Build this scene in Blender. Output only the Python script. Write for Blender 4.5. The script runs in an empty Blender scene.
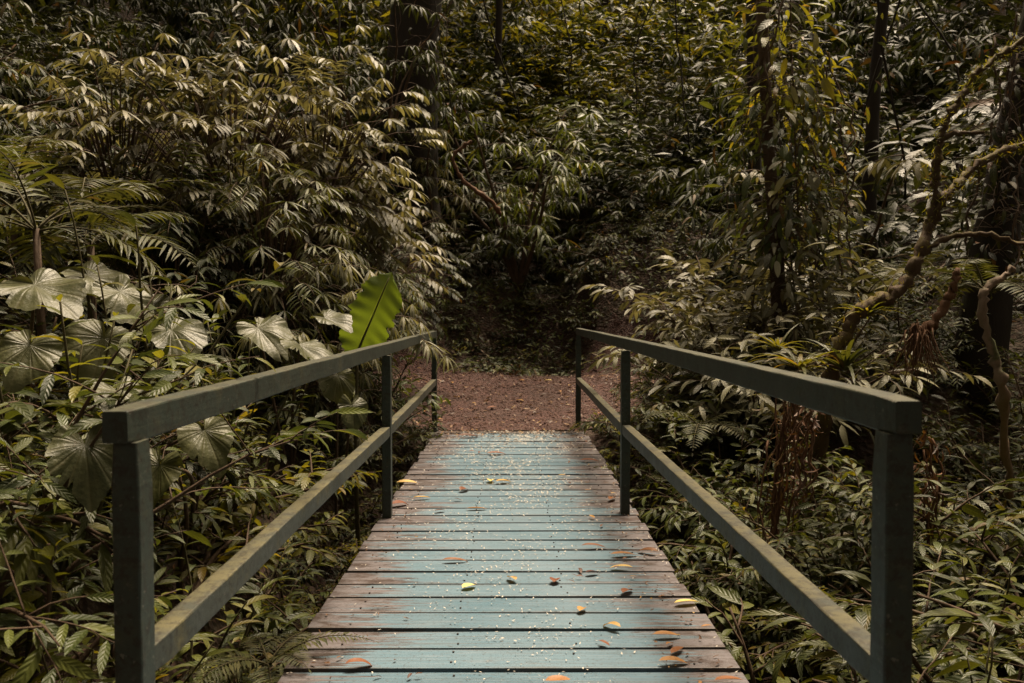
import bpy, math, random
import numpy as np
from mathutils import Vector, Matrix

# ------------------------------------------------------------------ camera, sky, sun, exposure
S = bpy.context.scene
COL = S.collection
CAM_H = 1.18
FPX = 850.0
cd = bpy.data.cameras.new("camera"); cam = bpy.data.objects.new("camera", cd); COL.objects.link(cam)
cd.sensor_width = 36.0; cd.lens = 36.0 * FPX / 1024.0
cd.clip_start = 0.05; cd.clip_end = 600.0
PITCH = math.atan(27.5 / FPX); YAW = math.atan(3.0 / FPX)
cam.location = (0, 0, CAM_H)
cam.rotation_euler = (math.radians(90) - PITCH, 0, -YAW)
cd.dof.use_dof = True; cd.dof.focus_distance = 4.2; cd.dof.aperture_fstop = 5.6
S.camera = cam

SUN_EL, SUN_AZ = 69.0, 30.0        # azimuth measured from +Y (forward) towards +X (right)
w = bpy.data.worlds.new("World"); S.world = w; w.use_nodes = True
wn = w.node_tree; wn.nodes.clear()
sky = wn.nodes.new('ShaderNodeTexSky'); sky.sky_type = 'NISHITA'; sky.sun_disc = False
sky.sun_elevation = math.radians(SUN_EL); sky.sun_rotation = math.radians(SUN_AZ)
sky.air_density = 1.0; sky.dust_density = 4.0
hs = wn.nodes.new('ShaderNodeHueSaturation'); hs.inputs['Saturation'].default_value = 0.22
tn = wn.nodes.new('ShaderNodeMix'); tn.data_type = 'RGBA'; tn.blend_type = 'MULTIPLY'
tn.inputs[0].default_value = 1.0; tn.inputs[7].default_value = (1.0, 0.81, 0.57, 1)
bg = wn.nodes.new('ShaderNodeBackground'); bg.inputs[1].default_value = 0.05
wo = wn.nodes.new('ShaderNodeOutputWorld')
wn.links.new(sky.outputs[0], hs.inputs['Color']); wn.links.new(hs.outputs[0], tn.inputs[6])
wn.links.new(tn.outputs[2], bg.inputs[0]); wn.links.new(bg.outputs[0], wo.inputs[0])
ld = bpy.data.lights.new("sun", 'SUN'); ld.energy = 2.9; ld.angle = math.radians(24); ld.color = (1.0, 0.82, 0.61)
sun = bpy.data.objects.new("sun", ld); COL.objects.link(sun)
_el, _az = math.radians(SUN_EL), math.radians(SUN_AZ)
_sd = Vector((math.sin(_az) * math.cos(_el), math.cos(_az) * math.cos(_el), math.sin(_el)))
sun.rotation_euler = _sd.to_track_quat('Z', 'Y').to_euler()
sun.location = _sd * 40
S.view_settings.view_transform = 'Standard'; S.view_settings.look = 'None'
S.view_settings.gamma = 1.0; S.view_settings.exposure = 1.66
S.render.engine = 'CYCLES'
cy = S.cycles
cy.use_denoising = True; cy.max_bounces = 6; cy.diffuse_bounces = 3; cy.glossy_bounces = 2
cy.transmission_bounces = 3; cy.transparent_max_bounces = 4
cy.caustics_reflective = False; cy.caustics_refractive = False; cy.sample_clamp_indirect = 4.0

# ------------------------------------------------------------------ helpers
bpy.context.view_layer.update()
CW = cam.matrix_world.copy()
def at(px, py, d):
    """point seen at pixel px, py at distance d along the viewing axis"""
    return CW @ Vector(((px - 512) / FPX * d, -(py - 341.5) / FPX * d, -d))
def on_plane(px, py, z=0.0):
    o = CW.translation; q = at(px, py, 1.0); v = q - o
    return o + v * ((z - o.z) / v.z)
def sm(x, a, b):
    t = np.clip((np.asarray(x, float) - a) / (b - a), 0, 1); return t * t * (3 - 2 * t)
def nrm(v):
    v = np.asarray(v, float); return v / np.maximum(np.linalg.norm(v, axis=-1, keepdims=True), 1e-9)

def mesh_from(name, V, F, mats, uv=None, attrs=None, mat_idx=None, smooth=True):
    """V (n,3), F (m,4) quads or list of faces"""
    me = bpy.data.meshes.new(name)
    V = np.asarray(V, np.float32)
    me.vertices.add(len(V)); me.vertices.foreach_set('co', V.ravel())
    if isinstance(F, np.ndarray):
        k = F.shape[1]; fl = F.ravel().astype(np.int32); st = np.arange(len(F), dtype=np.int32) * k
        nf = len(F)
    else:
        fl = np.array([i for f in F for i in f], np.int32)
        ln = np.array([len(f) for f in F]); st = np.concatenate([[0], np.cumsum(ln)[:-1]]).astype(np.int32); nf = len(F)
    me.loops.add(len(fl)); me.loops.foreach_set('vertex_index', fl)
    me.polygons.add(nf); me.polygons.foreach_set('loop_start', st)
    if uv is not None:
        l = me.uv_layers.new(name='UVMap'); l.data.foreach_set('uv', np.asarray(uv, np.float32)[fl].ravel())
    for k, a in (attrs or {}).items():
        at_ = me.attributes.new(k, 'FLOAT', 'POINT'); at_.data.foreach_set('value', np.asarray(a, np.float32))
    for m in (mats if isinstance(mats, (list, tuple)) else [mats]): me.materials.append(m)
    if mat_idx is not None: me.polygons.foreach_set('material_index', np.asarray(mat_idx, np.int32))
    me.polygons.foreach_set('use_smooth', np.full(nf, smooth, bool))
    me.update(calc_edges=True); me.validate()
    return me

def link(name, me, parent=None, loc=None, label=None):
    o = bpy.data.objects.new(name, me); COL.objects.link(o)
    if parent is not None: o.parent = parent
    if loc is not None: o.location = loc
    if label: o['label'] = label
    return o
def tag(o, label=None, cat=None, group=None, kind=None):
    if label: o['label'] = label
    if cat: o['category'] = cat
    if group: o['group'] = group
    if kind: o['kind'] = kind
    return o
def thing(name, label, cat, loc=(0, 0, 0), rz=0.0, group=None, scale=1.0, tilt=(0, 0)):
    o = bpy.data.objects.new(name, None); COL.objects.link(o)
    o.empty_display_size = .1
    o.location = loc; o.rotation_euler = (tilt[0], tilt[1], rz); o.scale = (scale,) * 3
    return tag(o, label, cat, group)

PROF = {
    'oval': lambda t: (np.maximum(t, 0) ** .62) * (np.maximum(1 - t, 0) ** .72) * 1.62,
    'lance': lambda t: (np.maximum(t, 0) ** .5) * (np.maximum(1 - t, 0) ** .95) * 1.8,
    'strap': lambda t: np.minimum(1, .35 + 4 * t) * (np.maximum(1 - t, 0) ** .45),
    'tip': lambda t: (np.maximum(t, 0) ** .75) * (np.maximum(1 - t, 0) ** .6) * 1.6,
}
class Leaves:
    def __init__(s): s.r = []
    def add(s, p, d, n, l, w_, k=.6, t=.5): s.r.append((*p, *d, *n, l, w_, k, t))
    def arrays(s, prof='oval', nseg=4, fold=.28):
        A = np.array(s.r, float); n = len(A)
        P, D, N = A[:, 0:3], nrm(A[:, 3:6]), nrm(A[:, 6:9])
        L, W, K, T = A[:, 9], A[:, 10], A[:, 11], A[:, 12]
        Sd = np.cross(D, N); bad = np.linalg.norm(Sd, axis=1) < 1e-3
        Sd[bad] = np.cross(D[bad], np.array([1, .3, .2])); Sd = nrm(Sd); N = nrm(np.cross(Sd, D))
        K = np.where(np.abs(K) < .02, .02, K)
        rows = []; uv = []
        tv = np.linspace(0, 1, nseg + 1)
        for t in tv:
            c = P + (D * (np.sin(K * t) / K)[:, None] - N * ((1 - np.cos(K * t)) / K)[:, None]) * L[:, None]
            Nc = N * np.cos(K * t)[:, None] + D * np.sin(K * t)[:, None]
            hw = (np.maximum(PROF[prof](np.array(t)), .02 if 0 < t < 1 else .007) * W / 2)[:, None]
            rows += [c - Sd * hw + Nc * hw * fold, c, c + Sd * hw + Nc * hw * fold]
            uv += [(0, t), (.5, t), (1, t)]
        V = np.stack(rows, 1)          # n, 3*(nseg+1), 3
        m = V.shape[1]; f = []
        for i in range(nseg):
            a = 3 * i
            f += [(a, a + 1, a + 4, a + 3), (a + 1, a + 2, a + 5, a + 4)]
        F = (np.array(f)[None] + (np.arange(n) * m)[:, None, None]).reshape(-1, 4)
        return V.reshape(-1, 3), F, np.tile(np.array(uv), (n, 1)), np.repeat(T, m)
    def mesh(s, name, mat, prof='oval', nseg=4, fold=.28):
        V, F, uv, T = s.arrays(prof, nseg, fold)
        return mesh_from(name, V, F, mat, uv, {'tint': T})

class Tubes:
    def __init__(s): s.V = []; s.F = []; s.n = 0
    def add(s, pts, rad, sides=6, bump=0.0, rng=None):
        pts = np.asarray(pts, float); k = len(pts)
        rad = np.broadcast_to(np.asarray(rad, float), (k,))
        tg = nrm(np.gradient(pts, axis=0))
        up = np.array([0, 0, 1.0]) if abs(tg[0][2]) < .9 else np.array([1.0, 0, 0])
        u = nrm(np.cross(tg[0], up)); th = np.arange(sides) / sides * 2 * math.pi
        for i in range(k):
            u = nrm(u - tg[i] * np.dot(u, tg[i])); v = np.cross(tg[i], u)
            r = np.full(sides, rad[i])
            if bump and rng is not None: r = r * (1 + bump * rng.normal(size=sides))
            s.V.append(pts[i] + (np.cos(th)[:, None] * u + np.sin(th)[:, None] * v) * r[:, None])
        b = s.n
        for i in range(k - 1):
            for j in range(sides):
                j2 = (j + 1) % sides
                s.F.append((b + i * sides + j, b + i * sides + j2, b + (i + 1) * sides + j2, b + (i + 1) * sides + j))
        s.F.append(tuple(b + j for j in range(sides))[::-1]); s.F.append(tuple(b + (k - 1) * sides + j for j in range(sides)))
        s.n += k * sides
    def mesh(s, name, mat): return mesh_from(name, np.concatenate(s.V), s.F, mat)

def curve(p, d, L, n=8, droop=.4, wander=.15, rng=None):
    """points of a stem that starts at p along d and bends down under its weight"""
    p = np.asarray(p, float); d = nrm(d); out = [p]; step = L / n
    for i in range(n):
        d = nrm(d + np.array([0, 0, -droop / n]) + (rng.normal(size=3) * wander / math.sqrt(n) if rng is not None else 0))
        p = p + d * step; out.append(p)
    return np.array(out)
def spline(P, n=24):
    """Catmull-Rom through P"""
    P = np.asarray(P, float); P = np.vstack([2 * P[0] - P[1], P, 2 * P[-1] - P[-2]]); out = []
    m = len(P) - 3; per = max(2, n // m)
    for i in range(m):
        a, b, c, d = P[i:i + 4]
        for t in np.linspace(0, 1, per, endpoint=False):
            out.append(.5 * (2 * b + (c - a) * t + (2 * a - 5 * b + 4 * c - d) * t * t + (3 * b - a - 3 * c + d) * t ** 3))
    out.append(P[-2]); return np.array(out)

# ------------------------------------------------------------------ materials
def new_mat(name):
    m = bpy.data.materials.new(name); m.use_nodes = True; nt = m.node_tree; nt.nodes.clear()
    out = nt.nodes.new('ShaderNodeOutputMaterial'); return m, nt, out
def N(nt, t, **kw):
    n = nt.nodes.new(t)
    for k, v in kw.items(): setattr(n, k, v)
    return n
def ramp(nt, stops, fac=None, interp='LINEAR'):
    r = nt.nodes.new('ShaderNodeValToRGB'); r.color_ramp.interpolation = interp
    e = r.color_ramp.elements
    while len(e) < len(stops): e.new(.5)
    for i, (p, c) in enumerate(stops): e[i].position = p; e[i].color = (*c, 1) if len(c) == 3 else c
    if fac is not None: nt.links.new(fac, r.inputs[0])
    return r
def mixc(nt, fac, a, b, mode='MIX'):
    m = nt.nodes.new('ShaderNodeMix'); m.data_type = 'RGBA'; m.blend_type = mode
    for s, v in ((0, fac), (6, a), (7, b)):
        if hasattr(v, 'is_output') or isinstance(v, bpy.types.NodeSocket): nt.links.new(v, m.inputs[s])
        elif isinstance(v, (int, float)): m.inputs[s].default_value = v
        else: m.inputs[s].default_value = (*v, 1)
    return m.outputs[2]
def math_(nt, op, a, b=None, clamp=False):
    m = nt.nodes.new('ShaderNodeMath'); m.operation = op; m.use_clamp = clamp
    for s, v in ((0, a), (1, b)):
        if v is None: continue
        if isinstance(v, bpy.types.NodeSocket): nt.links.new(v, m.inputs[s])
        else: m.inputs[s].default_value = v
    return m.outputs[0]
def noise(nt, vec, scale, detail=4, rough=.55, dist=0.0):
    n = nt.nodes.new('ShaderNodeTexNoise'); n.inputs['Scale'].default_value = scale
    n.inputs['Detail'].default_value = detail; n.inputs['Roughness'].default_value = rough; n.inputs['Distortion'].default_value = dist
    if vec is not None: nt.links.new(vec, n.inputs['Vector'])
    return n.outputs['Fac']
def mapping(nt, vec, scale):
    m = nt.nodes.new('ShaderNodeMapping'); m.inputs['Scale'].default_value = scale
    nt.links.new(vec, m.inputs['Vector']); return m.outputs[0]
def bump(nt, h, strength=.3, dist=.01):
    b = nt.nodes.new('ShaderNodeBump'); b.inputs['Strength'].default_value = strength; b.inputs['Distance'].default_value = dist
    nt.links.new(h, b.inputs['Height']); return b.outputs[0]

def leaf_mat(name, stops, rough=.44, trans=.30, spec=.38, vein=.35, nv=7.0, tcol=(1.35, 1.25, .55), spots=.25, vary=.35):
    m, nt, out = new_mat(name)
    a = N(nt, 'ShaderNodeAttribute', attribute_name='tint')
    base = ramp(nt, stops, a.outputs['Fac']).outputs[0]
    oi = N(nt, 'ShaderNodeObjectInfo')
    br = math_(nt, 'ADD', math_(nt, 'MULTIPLY', oi.outputs['Random'], vary), 1 - vary / 2)
    hsn = N(nt, 'ShaderNodeHueSaturation'); nt.links.new(base, hsn.inputs['Color']); nt.links.new(br, hsn.inputs['Value'])
    hv = math_(nt, 'ADD', math_(nt, 'MULTIPLY', oi.outputs['Random'], .03), .485); nt.links.new(hv, hsn.inputs['Hue'])
    base = hsn.outputs[0]
    uv = N(nt, 'ShaderNodeUVMap'); sp = N(nt, 'ShaderNodeSeparateXYZ'); nt.links.new(uv.outputs[0], sp.inputs[0])
    du = math_(nt, 'ABSOLUTE', math_(nt, 'SUBTRACT', sp.outputs[0], .5))
    mid = math_(nt, 'LESS_THAN', du, .035)
    ph = math_(nt, 'SUBTRACT', math_(nt, 'MULTIPLY', sp.outputs[1], nv * 2 * math.pi), math_(nt, 'MULTIPLY', du, nv * 2.4))
    sv = math_(nt, 'SINE', ph)
    base = mixc(nt, math_(nt, 'MULTIPLY', mid, vein), base, mixc(nt, .5, base, (.16, .17, .06), 'ADD'))
    geo = N(nt, 'ShaderNodeNewGeometry')
    no = noise(nt, geo.outputs['Position'], 38, 3)
    base = mixc(nt, math_(nt, 'MULTIPLY', ramp(nt, [(.60, (0, 0, 0)), (.72, (1, 1, 1))], no).outputs[0], spots), base, (.075, .045, .018))
    p = N(nt, 'ShaderNodeBsdfPrincipled'); nt.links.new(base, p.inputs['Base Color'])
    p.inputs['Specular IOR Level'].default_value = spec
    rr = math_(nt, 'ADD', math_(nt, 'MULTIPLY', noise(nt, geo.outputs['Position'], 9, 2), .3), rough - .15); nt.links.new(rr, p.inputs['Roughness'])
    hgt = math_(nt, 'ADD', math_(nt, 'MULTIPLY', sv, .35), math_(nt, 'MULTIPLY', no, .8))
    b = bump(nt, hgt, .35, .006); nt.links.new(b, p.inputs['Normal'])
    t = N(nt, 'ShaderNodeBsdfTranslucent'); nt.links.new(mixc(nt, 1.0, base, tcol, 'MULTIPLY'), t.inputs[0])
    mx = N(nt, 'ShaderNodeMixShader'); mx.inputs[0].default_value = trans
    nt.links.new(p.outputs[0], mx.inputs[1]); nt.links.new(t.outputs[0], mx.inputs[2]); nt.links.new(mx.outputs[0], out.inputs[0])
    return m
DEAD = (.13, .065, .025)
M = {}
M['leaf'] = leaf_mat('leaf_green', [(0, (.024, .032, .009)), (.5, (.058, .070, .014)), (.85, (.098, .106, .020)), (.95, (.145, .125, .024)), (.97, DEAD), (1, (.09, .045, .02))])
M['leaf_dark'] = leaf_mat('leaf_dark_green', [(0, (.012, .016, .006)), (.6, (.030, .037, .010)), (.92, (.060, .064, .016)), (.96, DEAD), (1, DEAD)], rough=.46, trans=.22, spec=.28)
M['leaf_silver'] = leaf_mat('leaf_grey_green', [(0, (.065, .064, .034)), (.5, (.155, .148, .084)), (.9, (.25, .235, .145)), (.96, (.13, .11, .03)), (1, DEAD)], rough=.48, trans=.25, spec=.45)
M['leaf_yellow'] = leaf_mat('leaf_yellow_green', [(0, (.055, .064, .012)), (.5, (.105, .110, .016)), (.9, (.16, .145, .022)), (1, (.20, .12, .025))], trans=.5, tcol=(1.7, 1.45, .5))
M['fern'] = leaf_mat('fern_green', [(0, (.036, .042, .011)), (.6, (.070, .075, .018)), (.93, (.095, .09, .03)), (.97, DEAD), (1, DEAD)], rough=.5, trans=.3, vein=.1)
M['litter'] = leaf_mat('dead_leaf', [(0, (.05, .024, .012)), (.4, (.11, .052, .022)), (.75, (.19, .095, .035)), (.92, (.24, .14, .04)), (1, (.35, .22, .05))], rough=.55, trans=.1, spots=.5, nv=1.5)
M['gold'] = leaf_mat('yellow_fallen_leaf', [(0, (.08, .03, .012)), (.25, (.20, .075, .022)), (.5, (.27, .115, .04)), (.75, (.47, .27, .06)), (1, (.60, .46, .18))], rough=.55, trans=.15, spots=.7, nv=1.5, vein=.15)

def wood_mat(name, c0, c1, scale=18, moss=0.0, mosscol=(.045, .05, .012), rough=.8, stretch=(1, 1, .25)):
    m, nt, out = new_mat(name)
    tc = N(nt, 'ShaderNodeTexCoord'); v = mapping(nt, tc.outputs['Object'], stretch)
    n1 = noise(nt, v, scale, 6, .6); n2 = noise(nt, tc.outputs['Object'], scale * .3, 4)
    col = mixc(nt, n1, c0, c1)
    if moss:
        geo = N(nt, 'ShaderNodeNewGeometry'); s = N(nt, 'ShaderNodeSeparateXYZ'); nt.links.new(geo.outputs['Normal'], s.inputs[0])
        f = math_(nt, 'ADD', math_(nt, 'MULTIPLY', s.outputs[2], .18), n2)
        f = ramp(nt, [(.60 - .2 * moss, (0, 0, 0)), (.72 - .15 * moss, (1, 1, 1))], f).outputs[0]
        col = mixc(nt, f, col, mosscol)
    p = N(nt, 'ShaderNodeBsdfPrincipled'); nt.links.new(col, p.inputs['Base Color']); p.inputs['Roughness'].default_value = rough
    p.inputs['Specular IOR Level'].default_value = .3
    nt.links.new(bump(nt, n1, .8, .02), p.inputs['Normal']); nt.links.new(p.outputs[0], out.inputs[0])
    return m
M['stem'] = wood_mat('green_stem', (.05, .045, .018), (.085, .07, .03), 30)
M['twig'] = wood_mat('brown_twig', (.05, .032, .02), (.11, .07, .042), 30)
M['leaf_shade'] = leaf_mat('leaf_shade_green', [(0, (.010, .013, .005)), (.6, (.024, .030, .009)), (.92, (.045, .050, .014)), (.96, DEAD), (1, DEAD)], rough=.55, trans=.2, spec=.2)  # green darkened so that forest shade sits in the leaf colour
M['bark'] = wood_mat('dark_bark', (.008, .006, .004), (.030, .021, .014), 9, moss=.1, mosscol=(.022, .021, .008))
M['mossy'] = wood_mat('mossy_bark', (.028, .018, .010), (.10, .06, .03), 22, moss=.45, mosscol=(.085, .062, .016))
M['pale_bark'] = wood_mat('pale_bark', (.10, .07, .048), (.24, .17, .12), 16, moss=.1)
M['root'] = wood_mat('rusty_root', (.06, .03, .015), (.17, .085, .042), 40)

# ground
def ground_mat():
    m, nt, out = new_mat('forest_soil')
    tc = N(nt, 'ShaderNodeTexCoord'); v = tc.outputs['Object']
    a = noise(nt, v, 1.6, 5); b = noise(nt, v, 14, 6, .65)
    vo = N(nt, 'ShaderNodeTexVoronoi'); vo.inputs['Scale'].default_value = 22; nt.links.new(v, vo.inputs['Vector'])
    col = mixc(nt, b, (.022, .013, .008), (.085, .046, .026))
    col = mixc(nt, ramp(nt, [(.45, (0, 0, 0)), (.65, (.6, .6, .6))], a).outputs[0], col, (.05, .036, .014))
    col = mixc(nt, .25, col, mixc(nt, 1.0, col, vo.outputs['Color'], 'MULTIPLY'))
    p = N(nt, 'ShaderNodeBsdfPrincipled'); nt.links.new(col, p.inputs['Base Color']); p.inputs['Roughness'].default_value = .9
    nt.links.new(bump(nt, math_(nt, 'ADD', b, vo.outputs['Distance']), .8, .05), p.inputs['Normal']); nt.links.new(p.outputs[0], out.inputs[0])
    return m
M['soil'] = ground_mat()
def path_mat():
    m, nt, out = new_mat('red_gravel')
    tc = N(nt, 'ShaderNodeTexCoord'); v = tc.outputs['Object']
    vo = N(nt, 'ShaderNodeTexVoronoi'); vo.inputs['Scale'].default_value = 42; nt.links.new(v, vo.inputs['Vector'])
    v2 = N(nt, 'ShaderNodeTexVoronoi'); v2.inputs['Scale'].default_value = 95; nt.links.new(v, v2.inputs['Vector'])
    a = noise(nt, v, 1.3, 5); b = noise(nt, v, 30, 4, .7)
    sx = N(nt, 'ShaderNodeSeparateColor'); nt.links.new(vo.outputs['Color'], sx.inputs[0])
    col = ramp(nt, [(0, (.034, .011, .008)), (.5, (.080, .027, .019)), (.85, (.12, .046, .034)), (1, (.19, .095, .075))], sx.outputs[0]).outputs[0]
    col = mixc(nt, math_(nt, 'MULTIPLY', b, .6), col, (.052, .020, .015))
    col = mixc(nt, ramp(nt, [(.42, (0, 0, 0)), (.7, (.7, .7, .7))], a).outputs[0], col, (.04, .018, .011))
    p = N(nt, 'ShaderNodeBsdfPrincipled'); nt.links.new(col, p.inputs['Base Color']); p.inputs['Roughness'].default_value = .85
    h = math_(nt, 'SUBTRACT', math_(nt, 'MULTIPLY', b, .6), math_(nt, 'ADD', vo.outputs['Distance'], math_(nt, 'MULTIPLY', v2.outputs['Distance'], .5)))
    nt.links.new(bump(nt, h, 1.0, .03), p.inputs['Normal']); nt.links.new(p.outputs[0], out.inputs[0])
    return m
M['path'] = path_mat()

DECK_Y0 = 2.786 - 15 * .1806
def deck_mat():
    m, nt, out = new_mat('worn_teal_planks')
    tc = N(nt, 'ShaderNodeTexCoord'); v = tc.outputs['Object']
    geo = N(nt, 'ShaderNodeNewGeometry'); isl = geo.outputs['Random Per Island']
    cb = N(nt, 'ShaderNodeCombineXYZ'); nt.links.new(math_(nt, 'MULTIPLY', isl, 37.0), cb.inputs[2])
    va = N(nt, 'ShaderNodeVectorMath'); va.operation = 'ADD'; nt.links.new(v, va.inputs[0]); nt.links.new(cb.outputs[0], va.inputs[1])
    vi = va.outputs[0]
    grain = noise(nt, mapping(nt, vi, (2.2, 60, 60)), 1.0, 6, .65, .4)
    grain2 = noise(nt, mapping(nt, vi, (5, 160, 60)), 1.0, 4, .6)
    blot = noise(nt, mapping(nt, vi, (3, 9, 3)), 1.0, 5, .6)
    big = noise(nt, mapping(nt, v, (1.2, .8, 1)), 1.0, 4, .6)
    sx = N(nt, 'ShaderNodeSeparateXYZ'); nt.links.new(v, sx.inputs[0])
    ax = math_(nt, 'ABSOLUTE', math_(nt, 'SUBTRACT', sx.outputs[0], .02))
    # paint is worn off towards the two ends of the planks
    isx = N(nt, 'ShaderNodeTexWhiteNoise'); isx.noise_dimensions = '1D'; nt.links.new(isl, isx.inputs['W'])
    ax = math_(nt, 'ADD', ax, math_(nt, 'MULTIPLY', math_(nt, 'SUBTRACT', isx.outputs['Value'], .5), .22))
    e = math_(nt, 'ADD', ax, math_(nt, 'ADD', math_(nt, 'MULTIPLY', math_(nt, 'SUBTRACT', blot, .5), .55), math_(nt, 'MULTIPLY', math_(nt, 'SUBTRACT', big, .5), .5)))
    e = math_(nt, 'ADD', e, math_(nt, 'MULTIPLY', math_(nt, 'SUBTRACT', grain, .5), 1.1))
    worn = ramp(nt, [(.455, (0, 0, 0)), (.525, (1, 1, 1))], e).outputs[0]
    scuff = ramp(nt, [(.50, (0, 0, 0)), (.72, (1, 1, 1))], grain2).outputs[0]
    paint = mixc(nt, isl, (.056, .122, .165), (.105, .178, .228))
    paint = mixc(nt, math_(nt, 'MULTIPLY', scuff, .7), paint, (.205, .24, .275))
    paint = mixc(nt, ramp(nt, [(.45, (0, 0, 0)), (.75, (.7, .7, .7))], big).outputs[0], paint, (.155, .205, .245))
    bare = mixc(nt, grain, (.052, .044, .046), (.185, .168, .182))
    bare = mixc(nt, ramp(nt, [(.46, (0, 0, 0)), (.60, (.9, .9, .9))], noise(nt, mapping(nt, vi, (7, 16, 5)), 1.0, 6, .7)).outputs[0], bare, (.034, .018, .013))
    col = mixc(nt, worn, paint, bare)
    streak = noise(nt, mapping(nt, vi, (1.1, 90, 90)), 1.0, 5, .7)
    col = mixc(nt, math_(nt, 'MULTIPLY', ramp(nt, [(.52, (0, 0, 0)), (.66, (1, 1, 1))], streak).outputs[0], .5), col, (.075, .07, .066))
    yy = math_(nt, 'FRACT', math_(nt, 'DIVIDE', math_(nt, 'SUBTRACT', sx.outputs[1], DECK_Y0), .1806))
    ed = math_(nt, 'ADD', math_(nt, 'MULTIPLY', math_(nt, 'ABSOLUTE', math_(nt, 'SUBTRACT', yy, .5)), 2.0), math_(nt, 'MULTIPLY', math_(nt, 'SUBTRACT', blot, .5), .7))
    col = mixc(nt, math_(nt, 'MULTIPLY', ramp(nt, [(.78, (0, 0, 0)), (.98, (1, 1, 1))], ed).outputs[0], .65), col, (.085, .07, .06))
    fine = noise(nt, v, 75, 4, .7); dirt = ramp(nt, [(.56, (0, 0, 0)), (.66, (1, 1, 1))], fine).outputs[0]
    col = mixc(nt, math_(nt, 'MULTIPLY', dirt, .6), col, (.05, .04, .03))
    col = mixc(nt, math_(nt, 'MULTIPLY', ramp(nt, [(.62, (0, 0, 0)), (.78, (1, 1, 1))], noise(nt, v, 5.5, 6, .7)).outputs[0], .6), col, (.05, .036, .026))
    p = N(nt, 'ShaderNodeBsdfPrincipled'); nt.links.new(col, p.inputs['Base Color'])
    nt.links.new(math_(nt, 'ADD', math_(nt, 'MULTIPLY', blot, .35), .33), p.inputs['Roughness'])
    p.inputs['Specular IOR Level'].default_value = .4
    nt.links.new(bump(nt, math_(nt, 'ADD', grain, math_(nt, 'MULTIPLY', fine, .4)), .5, .004), p.inputs['Normal']); nt.links.new(p.outputs[0], out.inputs[0])
    return m
M['deck'] = deck_mat()
def rail_mat(name, c, moss=(.075, .072, .03), amount=.55):
    m, nt, out = new_mat(name)
    tc = N(nt, 'ShaderNodeTexCoord'); v = tc.outputs['Object']
    n1 = noise(nt, v, 9, 6, .65); n2 = noise(nt, v, 55, 5, .7); st = noise(nt, mapping(nt, v, (60, 2.5, 60)), 1.0, 5, .6)
    geo = N(nt, 'ShaderNodeNewGeometry'); s = N(nt, 'ShaderNodeSeparateXYZ'); nt.links.new(geo.outputs['Normal'], s.inputs[0])
    col = mixc(nt, math_(nt, 'MULTIPLY', st, .6), c, tuple(x * 1.5 for x in c))
    col = mixc(nt, math_(nt, 'MULTIPLY', ramp(nt, [(.58, (0, 0, 0)), (.72, (1, 1, 1))], n2).outputs[0], .5), col, (.12, .118, .095))
    f = math_(nt, 'ADD', n1, math_(nt, 'MULTIPLY', s.outputs[2], .16))
    f = math_(nt, 'ADD', f, math_(nt, 'MULTIPLY', n2, .15))
    f = ramp(nt, [(.60, (0, 0, 0)), (.80, (amount * 1.4,) * 3)], f).outputs[0]
    col = mixc(nt, f, col, moss)
    n3 = noise(nt, v, 48, 6, .75); col = mixc(nt, math_(nt, 'MULTIPLY', ramp(nt, [(.50, (0, 0, 0)), (.60, (1, 1, 1))], n3).outputs[0], .75), col, (.020, .015, .009))
    n5 = noise(nt, v, 70, 3, .6); col = mixc(nt, math_(nt, 'MULTIPLY', ramp(nt, [(.66, (0, 0, 0)), (.70, (1, 1, 1))], n5).outputs[0], .6), col, (.16, .15, .12))
    n4 = noise(nt, v, 26, 5, .7); col = mixc(nt, math_(nt, 'MULTIPLY', ramp(nt, [(.6, (0, 0, 0)), (.68, (1, 1, 1))], n4).outputs[0], .5), col, (.03, .022, .014))
    p = N(nt, 'ShaderNodeBsdfPrincipled'); nt.links.new(col, p.inputs['Base Color'])
    nt.links.new(math_(nt, 'ADD', math_(nt, 'MULTIPLY', n1, .4), .35), p.inputs['Roughness']); p.inputs['Specular IOR Level'].default_value = .4
    nt.links.new(bump(nt, math_(nt, 'ADD', st, n2), .35, .003), p.inputs['Normal']); nt.links.new(p.outputs[0], out.inputs[0])
    return m
M['rail'] = rail_mat('worn_green_paint', (.026, .034, .026), (.058, .055, .024))
M['midrail'] = rail_mat('mossy_green_paint', (.042, .046, .036), (.10, .09, .042), .75)
def plain(name, c, rough=.6):
    m, nt, out = new_mat(name); p = N(nt, 'ShaderNodeBsdfPrincipled')
    tc = N(nt, 'ShaderNodeTexCoord'); n = noise(nt, tc.outputs['Object'], 30, 4)
    nt.links.new(mixc(nt, n, tuple(x * .6 for x in c), tuple(min(1, x * 1.3) for x in c)), p.inputs['Base Color'])
    p.inputs['Roughness'].default_value = rough; nt.links.new(p.outputs[0], out.inputs[0]); return m
M['nail'] = plain('rusty_nail', (.03, .02, .016)); M['petal'] = plain('pale_petal', (.47, .43, .37)); M['stone'] = plain('gravel_stone', (.12, .065, .05), .8)
M['beam'] = plain('dark_timber', (.05, .04, .03), .8)

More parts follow.
